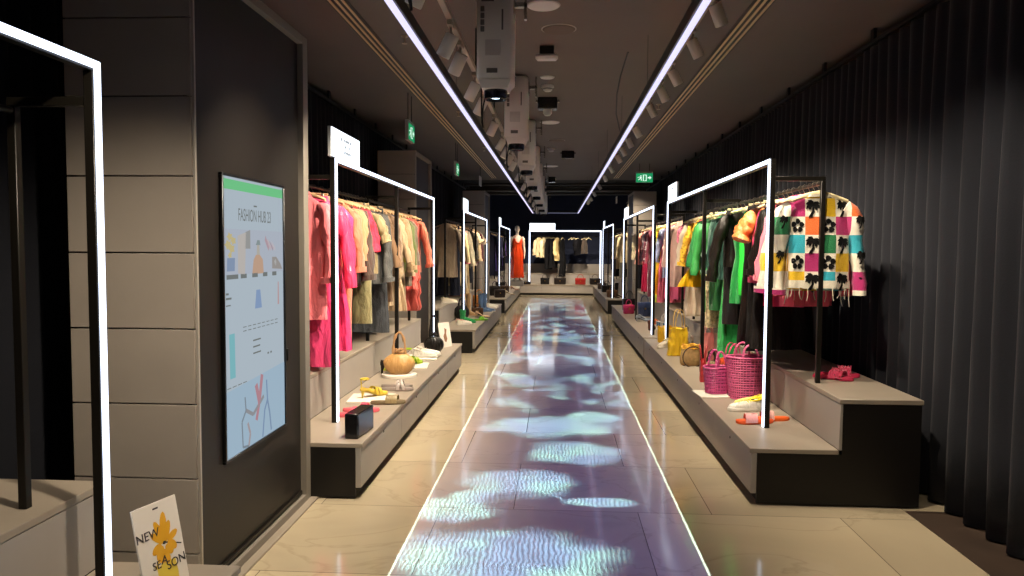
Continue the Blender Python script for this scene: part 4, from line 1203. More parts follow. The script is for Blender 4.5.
# new season card
nc = card((-1.385, 2.525, LO), PI/2-.28, -.20, .20, .32, 'white new season card with yellow flowers, beside the nearest grey pillar')
ink = mat('card_ink', '#3a3330', .7)
def cpoly(pts, m, name='picture', o=0):
    q = MB(); q.loft([[(x, -.0048-o, z) for x, z in pts], [(x, -.0041, z) for x, z in pts]]); return q.obj(name, m, nc, smooth=False)
yel = mat('card_yellow', '#e0a51c', .6); yel2 = mat('card_light_yellow', '#e3c94a', .6)
for cx, cz, a, l, wd in ((.01, .165, 1.4, .115, .02), (.015, .165, 1.9, .095, .018), (.012, .165, 1.1, .085, .018), (.0, .17, -2.6, .05, .018), (.0, .165, -1.9, .06, .022), (.03, .17, -.8, .05, .02), (.03, .172, .45, .055, .016), (.0, .15, -1.2, .06, .022), (.012, .17, 2.4, .07, .016), (-.005, .15, -1.5, .05, .024), (.02, .16, -1.0, .045, .02)):
    q = []
    for k in range(12):
        b = 2*PI*k/12; u = l/2+l/2*cos(b); v = wd*sin(b)*.8
        q.append((cx+u*cos(a)-v*sin(a), cz+u*sin(a)+v*cos(a)))
    cpoly(q, yel, 'picture', .0002*abs(a))
cpoly([(-.035, .09), (.0, .105), (.05, .10), (.055, .05), (.05, .008), (-.03, .008)], yel2)
cpoly([(-.045, .10), (-.02, .115), (-.03, .085)], yel2)
cpoly([(.022, .172), (.09, .143), (.089, .139), (.02, .166)], ink)
cpoly([(.014+.008*cos(2*PI*k/10), .17+.006*sin(2*PI*k/10)) for k in range(10)], ink, 'picture', .0008)
MB().box(-.012, .012, -.0052, -.0041, .296, .302, 0).obj('small_print', ink, nc)
text('NEW', .044, ink, nc, (-.052, -.0055, .215), (PI/2, 0, 0), 'lettering')
text('SE', .040, ink, nc, (-.035, -.0058, .103), (PI/2, 0, .0), 'lettering')
text('A', .044, ink, nc, (.002, -.0058, .110), (PI/2, .2, .0), 'lettering')
text('SON', .044, ink, nc, (.052, -.0058, .088), (PI/2, -.08, .0), 'lettering')
# --- left side, second platform
sneaker((-1.60, 11.75, LO), .5, '#e9e2d2', '#eee8da', '#e3b0a0', 'white sneaker with peach collar at the corner by the green boot', 1)
boot((-1.58, 12.05, LO), .4, '#1f8f4a', 'bright green ankle boot by the lit post', .22, 'cotton', sole='#1f8f4a')
slide((-1.42, 12.5, LO), .4, '#7cbf2c', '#6fae2a', 'light green sandal next to the green boot', 1, crossed=True)
slouch((-1.64, 12.75, LO), .2, .26, .2, .24, '#17161a', 'black pouch bag behind the green boot', 'leather', False, None, .14)
pump((-1.44, 13.05, LO), .3, '#d8b48c', 'nude heeled shoe between the green sandal and the brown bag', .07)
satchel((-1.44, 13.45, LO), .3, .2, .1, .14, '#5a3e22', 'small brown handbag next to the denim boots', .08)
boot((-1.48, 13.95, LO), .2, '#5a7596', 'tall light denim boot, front of its pair', .36, 'denim')
boot((-1.44, 14.2, LO), .2, '#5a7596', 'tall light denim boot, behind its mate', .36, 'denim', -1)
boot((-1.62, 13.2, LO), -.3, '#c9a06c', 'tan suede boot behind the small brown handbag', .42, 'velvet')
sneaker((-1.48, 15.0, LO), .2, '#eae4d4', '#efe9dc', '#e2dac8', 'white sneaker past the denim boots, front one', 1)
sneaker((-1.46, 15.25, LO), .2, '#eae4d4', '#efe9dc', '#e2dac8', 'white sneaker past the denim boots, rear one', -1)
satchel((-1.62, 15.5, LO), .3, .26, .12, .24, '#d38a3c', 'amber handbag at the far end of the cream clothes platform', .12)
sneaker((-1.90, 12.15, UP), .3, '#e8dcc2', '#efe6d2', '#dccfae', 'cream sneaker on the upper step below the cream clothes', 1)
satchel((-1.88, 13.9, UP), .3, .3, .12, .16, '#cf7f3a', 'orange handbag on the upper step below the cream clothes', .06)
# --- left side, third platform
for k, (x, y, c, l) in enumerate(((-1.42, 18.5, '#241a16', 'dark brown handbag nearest on the mannequin platform'), (-1.60, 19.2, '#1a1614', 'black handbag second on the mannequin platform'),
                                  (-1.44, 20.3, '#3c2a1e', 'chestnut handbag third on the mannequin platform'), (-1.62, 21.3, '#191516', 'black boxy handbag fourth on the mannequin platform'))):
    satchel((x, y, LO), .3+.1*k, .26, .13, .2+.05*(k % 2), c, l, .12)
pump((-1.36, 19.5, LO), .2, '#b8a88c', 'beige heeled shoe between handbags on the mannequin platform', .07)
pump((-1.36, 21.8, LO), .2, '#a8806a', 'rosy brown heeled shoe on the mannequin platform', .07)
sneaker((-1.40, 22.6, LO), .2, '#ddd5c4', '#e8e0d0', '#c8b8a0', 'pale sneaker nearest to the orange dress', 1)
# --- end wall
for x, c, w, l in ((-1.05, '#161417', .34, 'flat black clutch at the foot of the lit end wall post'), (.02-.42, '#151314', .3, 'black handbag under the cream clothes on the end wall'),
                   (.12, '#241e1c', .4, 'wide dark handbag under the long black dress'), (.82, '#a8241e', .36, 'red handbag on the end wall platform'), (1.32, '#1a1414', .36, 'black handbag to the side of the red handbag')):
    satchel((x, 25.5 if x > -1 else 25.35, LO), 0, w, .14, .22 if x > -1 else .09, c, l, .13 if x > -1 else .03)

# ------------------------------------------------------------------ mannequin
def mannequin(x, y, z, rz):
    t = T('mannequin', 'pale headed mannequin in a long orange slip dress before the end wall', 'mannequin', (x, y, z), rz)
    MB().lathe([(.0001, 0), (.2, 0), (.205, .006), (.2, .014), (.0001, .014)], 36).obj('base_plate', mat('mannequin_base', '#4a4744', .3, .6), t)
    mb = MB(); n = 24
    def ring(z, w, d, cx=0, cy=0): return [(cx+w*cos(2*PI*k/n), cy+d*sin(2*PI*k/n), z) for k in range(n)]
    mb.loft([ring(*r) for r in ((.86, .02, .02), (.87, .13, .09), (.95, .165, .105), (1.02, .16, .1), (1.12, .122, .085), (1.2, .125, .085), (1.3, .15, .10, 0, -.01), (1.36, .15, .095), (1.43, .17, .07), (1.475, .13, .055), (1.5, .06, .05), (1.53, .05, .048), (1.6, .046, .05), (1.63, .04, .045))])
    # head with nose, brow, chin and ears
    hd = []
    for zz, w, d, cy in ((1.575, .02, .03, -.03), (1.59, .042, .058, -.025), (1.63, .058, .078, -.02), (1.68, .07, .092, -.012), (1.73, .074, .098, -.005), (1.77, .068, .09, 0), (1.80, .048, .064, .004), (1.815, .015, .02, .005)):
        hd.append(ring(zz, w, d, 0, cy))
    mb.loft(hd)
    mb.tube([(0, -.098, 1.70), (0, -.110, 1.675), (0, -.103, 1.66)], [.008, .012, .009], 8)
    for sg in (-1, 1): mb.tube([(sg*.070, .005, 1.705), (sg*.078, .01, 1.69), (sg*.072, .005, 1.66)], [.010, .014, .008], 8)
    mb.tube([(-.018, -.088, 1.635), (0, -.094, 1.636), (.018, -.088, 1.635)], [.004, .008, .004], 8)
    for sg in (-1, 1):
        fw = -.06 if sg > 0 else .02
        P = [(sg*.165, 0, 1.44), (sg*.20, .0, 1.38), (sg*.225, .01, 1.25), (sg*.235, .012, 1.13), (sg*.245, fw*.5, 1.0), (sg*.235, fw, .88), (sg*.225, fw-.012, .83)]
        mb.tube(P, [.045, .052, .045, .04, .037, .027, .03], 14)
        mb.tube([(sg*.225, fw-.012, .845), (sg*.22, fw-.02, .80), (sg*.215, fw-.028, .765)], [.025, .036, .03], 12, flat=.5, up=(sg, 0, 0))
        for k, (dy, l) in enumerate(((-.034, .062), (-.012, .075), (.010, .070), (.030, .055))):
            b = Vector((sg*.215, fw-.026+dy, .77))
            mb.tube([b, b+Vector((-sg*.006, -.004, -l*.5)), b+Vector((-sg*.020, -.004, -l))], [.0095, .0085, .0065], 8)
        b = Vector((sg*.218, fw-.052, .80))
        mb.tube([b, b+Vector((-sg*.01, -.022, -.03)), b+Vector((-sg*.02, -.028, -.062))], [.011, .0095, .007], 8)
        mb.tube([(sg*.085, 0, .93), (sg*.09, -.005, .75), (sg*.085, 0, .5), (sg*.085, .01, .38), (sg*.08, .012, .2), (sg*.08, .012, .09), (sg*.08, -.0, .055)], [.1, .085, .058, .052, .045, .032, .034], 16)
        mb.tube([(sg*.08, .045, .045), (sg*.08, 0, .05), (sg*.083, -.06, .04), (sg*.085, -.12, .03), (sg*.085, -.16, .026)], [.026, .036, .036, .036, .018], 12, flat=.7)
    sk = mat('mannequin_skin', '#c9b6a2', .45)
    o = mb.obj('body', sk, t)
    rm = o.modifiers.new('blend', 'REMESH'); rm.mode = 'VOXEL'; rm.voxel_size = .006; rm.use_smooth_shade = True
    sm = o.modifiers.new('smooth', 'SMOOTH'); sm.iterations = 4; sm.factor = .5
    # dress
    b = Body([(.0, .155, .115), (.06, .172, .125), (.16, .155, .105), (.26, .142, .10), (.38, .175, .126), (.5, .195, .128), (.8, .195, .14), (1.28, .215, .165)], .016, 9, 77, n=64)
    q = MB(); rings = []
    for k in range(41):
        d = 1.28*k/40
        r = []
        for j in range(64):
            a = 2*PI*j/64; p = b.pt(a, d)
            vn = -.12*max(0, 1-d/.2)*max(0, -sin(a))**6 + .05*max(0, 1-d/.2)*max(0, 1-abs(abs(cos(a))-.62)*3.2)*(1 if sin(a) < 0 else .4)
            r.append(Vector((p.x, p.y-.005, 1.385-d+vn)))
        rings.append(r)
    q.loft([r[::-1] for r in rings], False, False)
    dr = q.obj('dress', cloth('#f04818', 'satin'), t, ang=80)
    so = dr.modifiers.new('thickness', 'SOLIDIFY'); so.thickness = .004
    for sg in (-1, 1):
        q = MB(); q.tube([(sg*.095, -.108, 1.425), (sg*.10, -.085, 1.46), (sg*.105, -.03, 1.487), (sg*.105, .03, 1.485), (sg*.10, .075, 1.44), (sg*.09, .10, 1.40)], .006, 6); q.obj('strap', cloth('#f04818', 'satin'), dr)
    return t
PL = MB(); PL.box(-.22, .22, -.22, .22, 0, .16, .004)
tag(PL.obj('plinth', grey_panel, None, (-1.30, 24.3, LO)), 'small grey plinth under the mannequin in the orange dress', 'plinth')
mannequin(-1.30, 24.3, LO+.161, .35)

# ------------------------------------------------------------------ ceiling fittings
def light_line(x, label):
    t = T('linear_light', label, 'ceiling light', (x, 0, 2.8))
    MB().box(-.028, .028, -1.8, 25.3, .004, .075, .002).obj('profile', black, t)
    MB().box(-.017, .017, -1.79, 25.29, -.014, .0038, .003).obj('diffuser', emit('line_light', '#d2cdf4', 1.4), t)
    for k in range(12): MB().tube([(0, -1+k*2.35, .075), (0, -1+k*2.35, .501 if -1+k*2.35 < 18.6 else .951)], .0018, 5).obj('suspension_wire', black, t)
light_line(-.826, 'long suspended light line on the projector side')
light_line(.71, 'long suspended light line beside the dangling cable')
t = T('linear_light', 'short cross light line joining the two long lines at the far end', 'ceiling light', (-.058, 25.34, 2.8))
MB().box(-.796, .796, -.028, .028, .004, .075).obj('profile', black, t)
for sx in (-.6, .6): MB().tube([(sx, 0, .075), (sx, 0, .951)], .0018, 5).obj('suspension_wire', black, t)
MB().box(-.79, .79, -.02, .02, -.003, .0038).obj('diffuser', emit('line_light_dim', '#cfd4ff', .5), t)

def slot_diffuser(x, y0, y1, label):
    t = T('slot_diffuser', label, 'air vent', (x, 0, 3.3))
    MB().box(-.075, .075, y0, y1, -.006, -.0005, .001).obj('frame', mat('vent_dark', '#2a231c', .6), t)
    for dx in (-.046, 0, .046):
        MB().box(dx-.009, dx+.009, y0+.01, y1-.01, -.016, -.0062, .002).obj('slat', mat('brass_slat', '#f0d2a4', .5, .1), t)
slot_diffuser(-1.53, -1.5, 18.0, 'triple gold slot vent in the ceiling above the pink clothes side')
slot_diffuser(1.40, -1.5, 18.0, 'triple gold slot vent in the ceiling above the palm jacket side')

def track(x, ys, s, label, zt=3.25):
    t = T('lighting_track', label, 'lighting track', (x, 0, zt))
    MB().box(-.018, .018, -1.6, 25, -.016, .016, .002).obj('rail', mat('track_beige', '#a89a86', .45), t)
    c0 = MB().box(-.006, .006, -.006, .006, .0162, 3.301-zt).obj('clip', black, t, (0, -1, 0))
    for k in range(1, 15):
        c = c0.copy(); COL.objects.link(c); c.location = (0, -1+k*1.7, 0)
    for i, y in enumerate(ys):
        h = T('track_spotlight', '', 'spotlight', (x, y, zt-.017))
        h['group'] = 'track spotlights on the projector side' if s < 0 else 'track spotlights on the dangling cable side'
        h['label'] = 'pale cylindrical spotlight on the track beside the projectors' if s < 0 else 'pale cylindrical spotlight on the track beyond the light line with the dangling cable'
        MB().box(-.016, .016, -.06, .06, -.03, 0, .003).obj('adapter', mat('track_beige', '#a89a86', .45), h)
        MB().tube([(0, 0, -.03), (0, 0, -.10)], .008, 8).obj('stem', mat('track_beige', '#a89a86', .45), h)
        end = y > 23
        d = Vector((s*.05, .62+RNG.uniform(0, .1), -1)).normalized() if end else Vector((s*(.48+.12*RNG.random()), RNG.uniform(.02, .38), -1)).normalized()
        M = Matrix.Translation((0, 0, -.10)) @ d.to_track_quat('Z', 'Y').to_matrix().to_4x4()
        hd = MB().lathe([(.0001, -.03), (.040, -.03), (.042, -.024), (.042, .105), (.039, .110), (.035, .110), (.033, .085), (.0001, .085)], 24, M=M).obj('head', mat('lamp_cream', '#ded3c0', .45), h)
        MB().lathe([(.0001, .0855), (.032, .0855), (.032, .0885), (.0001, .089)], 20, M=M).obj('lens', lamp_face, hd)
        lt = bpy.data.lights.new('spot_beam', 'SPOT'); lt.energy = SPOT_W; lt.color = (1, .85, .66); lt.spot_size = math.radians(86); lt.spot_blend = .9; lt.shadow_soft_size = .03
        lo = bpy.data.objects.new('spot_beam', lt); COL.objects.link(lo); lo.parent = h
        lo.location = M @ Vector((0, 0, .112)); lo.rotation_euler = d.to_track_quat('-Z', 'Y').to_euler()
SPOT_W = 210
track(-.64, [1.9, 3.5, 4.43, 4.87, 5.72, 6.34, 7.5, 8.64, 9.4, 10.15, 10.9, 12.6, 14.6, 16.4, 18.4, 20.5, 22.5, 23.6, 24.3], -1, 'thin ceiling track carrying the spotlights beside the projectors', 2.95)
track(1.0, [2.2, 3.9, 4.88, 5.69, 6.64, 7.36, 8.21, 9.7, 10.67, 11.61, 12.57, 14.2, 16.0, 18.2, 20.6, 22.6, 23.6, 24.3], 1, 'thin ceiling track carrying the spotlights beyond the light line with the dangling cable')

# projectors
proj_m = mat('projector_white', '#efe8dd', .5, bump=.02)
PY = [2.46+2.5*k for k in range(9)]
ORD = ['overhead before the first visible one', 'nearest in view', 'second in view', 'third in view', 'fourth in view', 'fifth in view', 'sixth in view', 'seventh in view', 'last of the row']
def projector(y, k):
    t = T('ceiling_projector', 'pale upright ceiling projector pointing at the floor, '+ORD[k], 'projector', (-.41, y, 2.62), group='row of ceiling projectors')
    b = MB(); b.box(-.115, .115, -.17, .17, .06, .66, .02)
    body = b.obj('body', proj_m, t, ang=60)
    b = MB(); b.loft([[(.105*a, -.05+.115*c, .0601) for a, c in ((-1, -1), (1, -1), (1, 1), (-1, 1))][::-1], [(.085*a, -.05+.10*c, .01) for a, c in ((-1, -1), (1, -1), (1, 1), (-1, 1))][::-1]])
    b.obj('lens_hood_base', proj_m, t, smooth=False)
    g = MB()
    for r in range(7):
        g.box(-.085, -.005, -.1745, -.1695, .55+r*.014, .558+r*.014, .001)
    g.obj('vent_grille', mat('vent_slot', '#6d665e', .6), body)
    g = MB()
    for r in range(4): g.box(-.09, -.065, -.1745, -.1695, .36+r*.042, .395+r*.042, .002)
    g.box(.045, .056, -.1745, -.1695, .37, .50, .002)
    g.obj('vent_grille', mat('vent_slot', '#6d665e', .6), body)
    MB().box(-.06, .04, -.1735, -.1698, .21, .31, .004).obj('service_cover', mat('projector_cover', '#d8d0c5', .45), body)
    MB().box(-.05, .02, -.1742, -.1737, .10, .13, .001).obj('lower_grille', mat('vent_slot', '#6d665e', .6), body)
    g = MB()
    for r in range(12): g.box(-.1195, -.1148, -.13, .13, .12+r*.04, .138+r*.04, .001)
    g.obj('side_grille', mat('vent_slot', '#6d665e', .6), body)
    ln = MB().lathe([(.075, .012), (.078, -.0), (.074, -.045), (.066, -.05), (.06, -.03), (.0001, -.03)], 32, c=(0, -.05, 0)).obj('lens_barrel', mat('gloss_black', '#100f10', .25), t)
    MB().lathe([(.0001, -.038), (.028, -.037), (.034, -.033), (.0001, -.031)], 24, c=(0, -.05, 0)).obj('lens_glass', emit('lens_glow', '#cfe8ff', 5.0), ln)
    MB().tube([(0, 0, .66), (0, 0, .68)], .05, 16).obj('mount_pole', black, t)
    br = MB(); br.box(.116, .20, -.02, .02, .56, .59); br.box(.18, .2, -.02, .02, .48, .68); br.box(.1155, .125, -.08, .08, .50, .62)
    br.obj('bracket', chrome, t)
    q = MB(); q.tube([(-.06, .1, .1), (-.10, .13, -.05), (-.11, .14, -.16), (-.10, .12, -.20), (-.115, .16, -.1), (-.12, .18, .3), (-.1, .17, .68)], .006, 6); q.obj('cable', black, t)
for k, y in enumerate(PY): projector(y, k)

def disc(x, y, r, label, name='recessed_ceiling_light', cat='ceiling light', m=None, drop=.012):
    t = T(name, label, cat, (x, y, 3.3))
    MB().lathe([(.0001, 0), (r, -.0), (r, -.004), (r*.93, -drop), (.0001, -drop)][::-1], 36).obj('cover', m or white_plastic, t)
    MB().lathe([(r*.97, -.0005), (r*1.05, -.0005), (r*1.05, -.004), (r*.97, -.006)], 36, cap0=False, cap1=False).obj('rim', mat('cover_rim', '#a59d92', .5), t)
disc(-.11, 5.28, .115, 'flat round white disc on the ceiling, closest to the projector nearest in view', m=mat('disc_white', '#efe9df', .5))
disc(.0, 5.85, .13, 'brown flush speaker grille between the white disc and the oval emergency lamp', 'ceiling_speaker', 'speaker', mat('speaker_brown', '#63574b', .85))
disc(-.11, 7.46, .07, 'small round white ceiling sensor just before the smoke detector', 'ceiling_sensor', 'sensor')
disc(-.11, 10.1, .13, 'round white ceiling disc beyond the black camera box', m=mat('disc_white', '#efe9df', .5))
disc(-.02, 11.8, .13, 'brown flush speaker grille beyond the black camera box', 'ceiling_speaker', 'speaker', mat('speaker_brown', '#63574b', .85))
disc(-.14, 15.44, .15, 'round white ceiling disc before the dark pipes', m=mat('disc_white', '#efe9df', .5))
for y, lab in ((7.85, 'domed white smoke detector before the black camera box'), (12.7, 'domed white smoke detector halfway down the ceiling'), ):
    t = T('smoke_detector', lab, 'smoke detector', (-.11, y, 3.3))
    MB().lathe([(.0001, 0), (.065, 0), (.065, -.02), (.05, -.03), (.045, -.05), (.03, -.062), (.0001, -.065)][::-1], 28).obj('housing', white_plastic, t)
    MB().lathe([(.051, -.032), (.053, -.036), (.048, -.041)], 28, cap0=False, cap1=False).obj('slot_ring', mat('vent_slot', '#6d665e', .6), t)
t = T('emergency_lamp', 'oval white emergency lamp hanging on the ceiling behind the speaker grille', 'lamp', (-.1, 6.35, 3.3))
MB().box(-.06, .06, -.03, .03, -.07, 0, .006).obj('mount', black, t)
MB().box(-.095, .095, -.06, .06, -.112, -.0705, .035).obj('lamp_body', white_plastic, t)
def black_box(x, y, lab, cam=False, w=.11):
    t = T('ceiling_sensor_box', lab, 'sensor box', (x, y, 3.3))
    MB().box(-w, w, -.08, .08, -.13, 0, .008).obj('box', mat('gloss_black', '#100f10', .25), t)
    for sx in (-1, 1): MB().box(sx*w, sx*(w+.025), -.02, .02, -.05, -.02, .003).obj('bracket', chrome, t)
    if cam:
        MB().lathe([(.0001, -.20), (.03, -.197), (.048, -.175), (.05, -.15), (.05, -.1305), (.0001, -.1305)], 24).obj('camera_dome', white_plastic, t)
black_box(-.12, 8.5, 'black ceiling box with a white camera dome below it', True)
black_box(.18, 13.1, 'black ceiling box next to the smoke detector halfway down')
black_box(-.14, 17.8, 'small black ceiling box before the dark pipes', w=.09)
for x, y, sd in ((-1.24, 6.0, 'pink clothes side, nearest in view'), (-1.24, 9.3, 'pink clothes side, beyond the first'), (-1.24, 12.6, 'pink clothes side, near the green exit sign'), (1.18, 8.9, 'palm jacket side, next to the gold slot vent'), (-.2, 4.95, 'beside the nearest projector')):
    t = T('sprinkler_head', 'small brass sprinkler head on the ceiling, '+sd, 'sprinkler', (x, y, 3.3))
    MB().lathe([(.0001, -.06), (.022, -.06), (.022, -.057), (.006, -.052), (.006, -.02), (.012, -.012), (.03, -.004), (.03, .012), (.0001, .012)], 16).obj('body', mat('sprinkler_brass', '#b9a487', .3, .8), t)
mb = MB(); pts = [(.60, 6.55, 3.3), (.595, 6.75, 3.28), (.575, 7.0, 3.20), (.57, 7.35, 3.10), (.60, 7.8, 3.0), (.66, 8.2, 2.93), (.70, 8.4, 2.885)]
mb.tube(pts, .007, 8)
tag(mb.obj('dangling_cable', mat('cable_black', '#14110e', .5)), 'loose black cable dangling from the ceiling to the light line', 'cable')
for k, (y, z, r) in enumerate(((19.0, 3.22, .035), (19.5, 3.12, .045), (20.3, 3.25, .05), (21.2, 3.15, .04), (22.2, 3.3, .06))):
    mb = MB(); mb.tube([(-2.4, y, z), (2.3, y, z)], r, 12)
    tag(mb.obj('ceiling_pipe', mat('pipe_dark', '#3a3530', .5, .3)), 'dark pipe crossing the open ceiling, '+('first beyond the ceiling edge', 'second beyond the ceiling edge', 'third beyond the ceiling edge', 'fourth beyond the ceiling edge', 'last before the end wall')[k], 'pipe')
# exit signs
green = emit('exit_green', '#1f9a5f', .9); exit_white = emit('exit_white', '#d8f2e2', 1.2)
def exit_sign(loc, rz, label, w=.17, h=.11):
    t = T('exit_sign', label, 'exit sign', loc, rz)
    MB().box(-w, w, -.02, .02, 0, 2*h, .004).obj('housing', mat('exit_housing', '#b9b4aa', .5), t)
    MB().box(-w+.006, w-.006, -.0235, -.0202, .006, 2*h-.035, 0).obj('lit_panel', green, t)
    q = MB()
    def pl(pts): q.loft([[(x*w/.17, -.0242, z) for x, z in pts], [(x*w/.17, -.0234, z) for x, z in pts]])
    pl([(-.03, .03), (.045, .03), (.045, .155), (-.03, .155)])                                       # doorway
    pl([(.065, .085), (.10, .085), (.10, .06), (.14, .097), (.10, .134), (.10, .109), (.065, .109)])   # arrow
    pl([(-.085, .135), (-.07, .15), (-.055, .135), (-.07, .12)])                                      # running figure
    pl([(-.10, .115), (-.06, .12), (-.05, .085), (-.075, .075)])
    pl([(-.075, .08), (-.06, .08), (-.05, .04), (-.065, .035)]); pl([(-.085, .085), (-.075, .075), (-.12, .045), (-.125, .057)]); pl([(-.10, .115), (-.10, .103), (-.135, .095), (-.135, .105)])
    q.obj('pictogram', exit_white, t, smooth=False)
    q = MB(); q.loft([[(x*w/.17, -.0247, z) for x, z in pp] if k else [(x*w/.17, -.0252, z) for x, z in pp] for k in (0, 1) for pp in [[(-.012, .035), (.028, .045), (.028, .14), (-.012, .15)]]]); q.obj('door_symbol', green, t, smooth=False)
    for sx in (-.1, .1): MB().tube([(sx, 0, 2*h), (sx, 0, 3.298-loc[2])], .005, 6).obj('hanger_rod', black, t)
exit_sign((1.73, 15.0, 2.92), 0, 'green exit sign hanging over the yellow dress side, facing down the aisle')
exit_sign((-1.65, 8.25, 2.78), PI/2, 'green exit sign hanging above the pink clothes, seen edge on')
exit_sign((-1.65, 12.1, 2.78), PI/2, 'green exit sign hanging before the cream clothes, seen edge on')
for x, y, l in ((-1.62, 15.6, 'small white hanging sign seen edge on above the second grey pillar from the mannequin'), (1.7, 21.5, 'small white hanging sign seen edge on by the distant pillar')):
    t = T('hanging_sign', l, 'sign', (x, y, 2.9))
    MB().box(-.012, .012, -.16, .16, 0, .2, .004).obj('panel', mat('sign_white', '#dcdcd8', .5), t)
    MB().tube([(0, 0, .2), (0, 0, .397 if y < 18 else .85)], .005, 6).obj('rod', black, t)

# ------------------------------------------------------------------ projected light: each projector throws its share of the strip
def projection_group():
    g = bpy.data.node_groups.new('floor_projection', 'ShaderNodeTree')
    g.interface.new_socket('Lamp', in_out='INPUT', socket_type='NodeSocketVector')
    g.interface.new_socket('Color', in_out='OUTPUT', socket_type='NodeSocketColor')
    N = g.nodes.new; L = g.links.new
    gi = N('NodeGroupInput'); go = N('NodeGroupOutput')
    def ma(op, a, b=None, c=None, clamp=False):
        n = N('ShaderNodeMath'); n.operation = op; n.use_clamp = clamp
        for k, v in enumerate((a, b, c)):
            if v is None: continue
            if isinstance(v, (int, float)): n.inputs[k].default_value = v
            else: L(v, n.inputs[k])
        return n.outputs[0]
    def mr(v, a, b, c=0, d=1):
        n = N('ShaderNodeMapRange'); n.interpolation_type = 'SMOOTHSTEP'
        for k, q in zip(('From Min', 'From Max', 'To Min', 'To Max'), (a, b, c, d)): n.inputs[k].default_value = q
        L(v, n.inputs['Value']); return n.outputs[0]
    tc = N('ShaderNodeTexCoord'); sp = N('ShaderNodeSeparateXYZ'); L(tc.outputs['Normal'], sp.inputs[0])
    sl = N('ShaderNodeSeparateXYZ'); L(gi.outputs[0], sl.inputs[0])
    nz = ma('ABSOLUTE', sp.outputs['Z'])
    nz = ma('MAXIMUM', nz, .05)
    H = sl.outputs['Z']
    sgn = SIGN
    ox = ma('MULTIPLY', ma('DIVIDE', sp.outputs['X'], nz), ma('MULTIPLY', H, sgn))
    oy = ma('MULTIPLY', ma('DIVIDE', sp.outputs['Y'], nz), ma('MULTIPLY', H, sgn))
    X = ma('ADD', sl.outputs['X'], ox); Y = ma('ADD', sl.outputs['Y'], oy)
    cb = N('ShaderNodeCombineXYZ'); L(X, cb.inputs[0]); L(Y, cb.inputs[1])
    P = cb.outputs[0]
    def noi(sc, det, scale=(1, 1, 1), dist=0, loc=(0, 0, 0)):
        mp = N('ShaderNodeMapping'); mp.inputs['Scale'].default_value = scale; mp.inputs['Location'].default_value = loc
        L(P, mp.inputs[0]); n = N('ShaderNodeTexNoise'); n.inputs['Scale'].default_value = sc; n.inputs['Detail'].default_value = det; n.inputs['Distortion'].default_value = dist
        L(mp.outputs[0], n.inputs['Vector']); return n.outputs['Fac']
    wob = noi(3.2, 4)
    dens = None
    for cx, cy, rx, ry in ((-.27, 3.72, .66, .46), (-.60, 4.42, .30, .24), (-.24, 4.95, .44, .34), (.28, 4.62, .24, .10), (.16, 5.75, .40, .36), (-.05, 6.6, .66, .42), (.35, 6.95, .3, .3), (-.5, 4.65, .2, .2), (-.3, 2.9, .5, .5)):
        dx = ma('DIVIDE', ma('SUBTRACT', X, cx), rx); dy = ma('DIVIDE', ma('SUBTRACT', Y, cy), ry)
        d = ma('SQRT', ma('ADD', ma('MULTIPLY', dx, dx), ma('MULTIPLY', dy, dy)))
        d = ma('ADD', d, ma('MULTIPLY', ma('SUBTRACT', wob, .5), .75))
        v = mr(d, 1.08, .62)
        dens = v if dens is None else ma('MAXIMUM', dens, v)
    # hollow whorl
    hx = ma('DIVIDE', ma('SUBTRACT', X, -.2), .27); hy = ma('DIVIDE', ma('SUBTRACT', Y, 4.55), .27)
    hd = ma('SQRT', ma('ADD', ma('MULTIPLY', hx, hx), ma('MULTIPLY', hy, hy)))
    hole = mr(hd, .8, 1.05); dens = ma('MULTIPLY', dens, ma('ADD', .45, ma('MULTIPLY', hole, .55)))
    rim = ma('MULTIPLY', ma('MULTIPLY', mr(hd, .90, .98), mr(hd, 1.08, 1.0)), mr(Y, 4.5, 4.7))
    dens = ma('MAXIMUM', dens, ma('MULTIPLY', rim, .7))
    far = mr(noi(1.5, 5, (1, .62, 1), .8, (3.1, 1.7, 0)), .46, .62)
    far = ma('MULTIPLY', far, mr(Y, 6.9, 7.6)); far = ma('MULTIPLY', far, .9)
    dens = ma('MAXIMUM', dens, far)
    # fine combed lines
    w = N('ShaderNodeTexWave'); w.wave_type = 'BANDS'; w.bands_direction = 'X'; w.inputs['Scale'].default_value = 11.5; w.inputs['Distortion'].default_value = 8; w.inputs['Detail'].default_value = 2; w.inputs['Detail Scale'].default_value = .9
    L(P, w.inputs['Vector'])
    lines = ma('ADD', .38, ma('MULTIPLY', w.outputs['Fac'], .9))
    body = ma('ADD', .62, ma('MULTIPLY', noi(4, 4, (1, 1.6, 1), 1.0), .75))
    dens = ma('MULTIPLY', ma('MULTIPLY', dens, lines), body)
    tint = noi(.9, 2, (1, .5, 1))
    base = N('ShaderNodeMix'); base.data_type = 'RGBA'; L(mr(tint, .35, .65), base.inputs[0])
    base.inputs[6].default_value = (.05, .055, .20, 1); base.inputs[7].default_value = (.08, .06, .19, 1)
    hi = N('ShaderNodeMix'); hi.data_type = 'RGBA'; L(mr(noi(2.2, 3), .4, .65), hi.inputs[0])
    hi.inputs[6].default_value = (.26, .52, 1.10, 1); hi.inputs[7].default_value = (.40, .95, 1.2, 1)
    sc = N('ShaderNodeVectorMath'); sc.operation = 'SCALE'; L(hi.outputs[2], sc.inputs[0]); L(ma('MULTIPLY', dens, 1.0), sc.inputs['Scale'])
    ad = N('ShaderNodeVectorMath'); ad.operation = 'ADD'; L(base.outputs[2], ad.inputs[0]); L(sc.outputs[0], ad.inputs[1])
    # bright edge line
    ax = ma('ABSOLUTE', ma('ADD', X, .02))
    edge = ma('MULTIPLY', mr(ax, .776, .780), mr(ax, .793, .789))
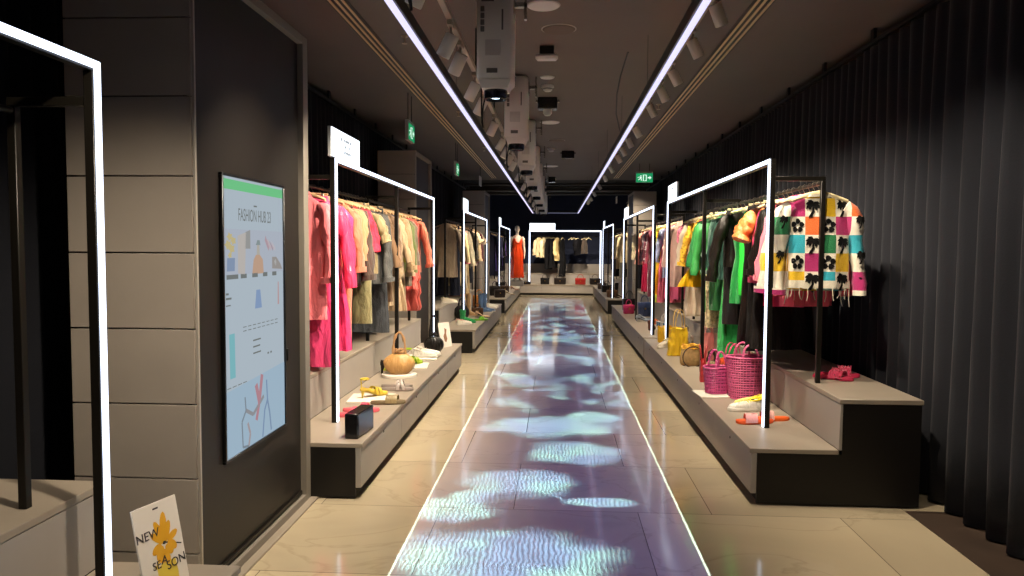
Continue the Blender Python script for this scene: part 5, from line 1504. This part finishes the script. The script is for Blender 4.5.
    ec = N('ShaderNodeVectorMath'); ec.operation = 'SCALE'; ec.inputs[0].default_value = (.7, 1.1, 1.05); L(edge, ec.inputs['Scale'])
    a2 = N('ShaderNodeVectorMath'); a2.operation = 'ADD'; L(ad.outputs[0], a2.inputs[0]); L(ec.outputs[0], a2.inputs[1])
    inside = ma('LESS_THAN', ax, .793)
    inside = ma('MULTIPLY', inside, ma('LESS_THAN', ma('ABSOLUTE', oy), 1.25))
    inside = ma('MULTIPLY', inside, ma('LESS_THAN', Y, 24.1))
    comp = ma('DIVIDE', inside, ma('POWER', nz, 3))
    f = N('ShaderNodeVectorMath'); f.operation = 'SCALE'; L(a2.outputs[0], f.inputs[0]); L(comp, f.inputs['Scale'])
    L(f.outputs[0], go.inputs[0])
    return g
SIGN = 1
PG = projection_group(); PROJ_W = 760
for k, y in enumerate(PY):
    lt = bpy.data.lights.new('projector_beam', 'SPOT'); lt.energy = PROJ_W; lt.spot_size = math.radians(100); lt.spot_blend = 0; lt.shadow_soft_size = 0
    loc = (-.41, y-.05, 2.565)
    lt.use_nodes = True; nt = lt.node_tree
    em = nt.nodes.get('Emission') or nt.nodes.new('ShaderNodeEmission')
    gn = nt.nodes.new('ShaderNodeGroup'); gn.node_tree = PG; gn.inputs[0].default_value = loc
    nt.links.new(gn.outputs[0], em.inputs['Color'])
    o = bpy.data.objects.new('projector_beam', lt); COL.objects.link(o); o.location = loc

# ------------------------------------------------------------------ world, camera, view
w = bpy.data.worlds.new('World'); SC.world = w; w.use_nodes = True
w.node_tree.nodes['Background'].inputs[0].default_value = (.02, .02, .022, 1)
cam = bpy.data.cameras.new('camera'); co = bpy.data.objects.new('camera', cam); COL.objects.link(co)
cam.sensor_width = 36; cam.lens = 36*740/1024; cam.clip_start = .05; cam.clip_end = 100
yaw = math.atan(44.5/740); pitch = math.atan(40/math.hypot(740, 44.5)); roll = math.radians(.35)
f = Vector((-sin(yaw)*cos(pitch), cos(yaw)*cos(pitch), -sin(pitch)))
r = Vector((cos(yaw), sin(yaw), 0)); u = r.cross(f)
R = r*cos(roll)+u*sin(roll); U = u*cos(roll)-r*sin(roll)
co.matrix_world = Matrix(((R.x, U.x, -f.x, 0), (R.y, U.y, -f.y, 0), (R.z, U.z, -f.z, 1.6), (0, 0, 0, 1)))
SC.camera = co
SC.view_settings.view_transform = 'Standard'; SC.view_settings.look = 'None'
SC.view_settings.exposure = 0; SC.view_settings.gamma = 1; SC.view_settings.use_curve_mapping = False
SC.cycles.max_bounces = 6; SC.cycles.sample_clamp_indirect = 4
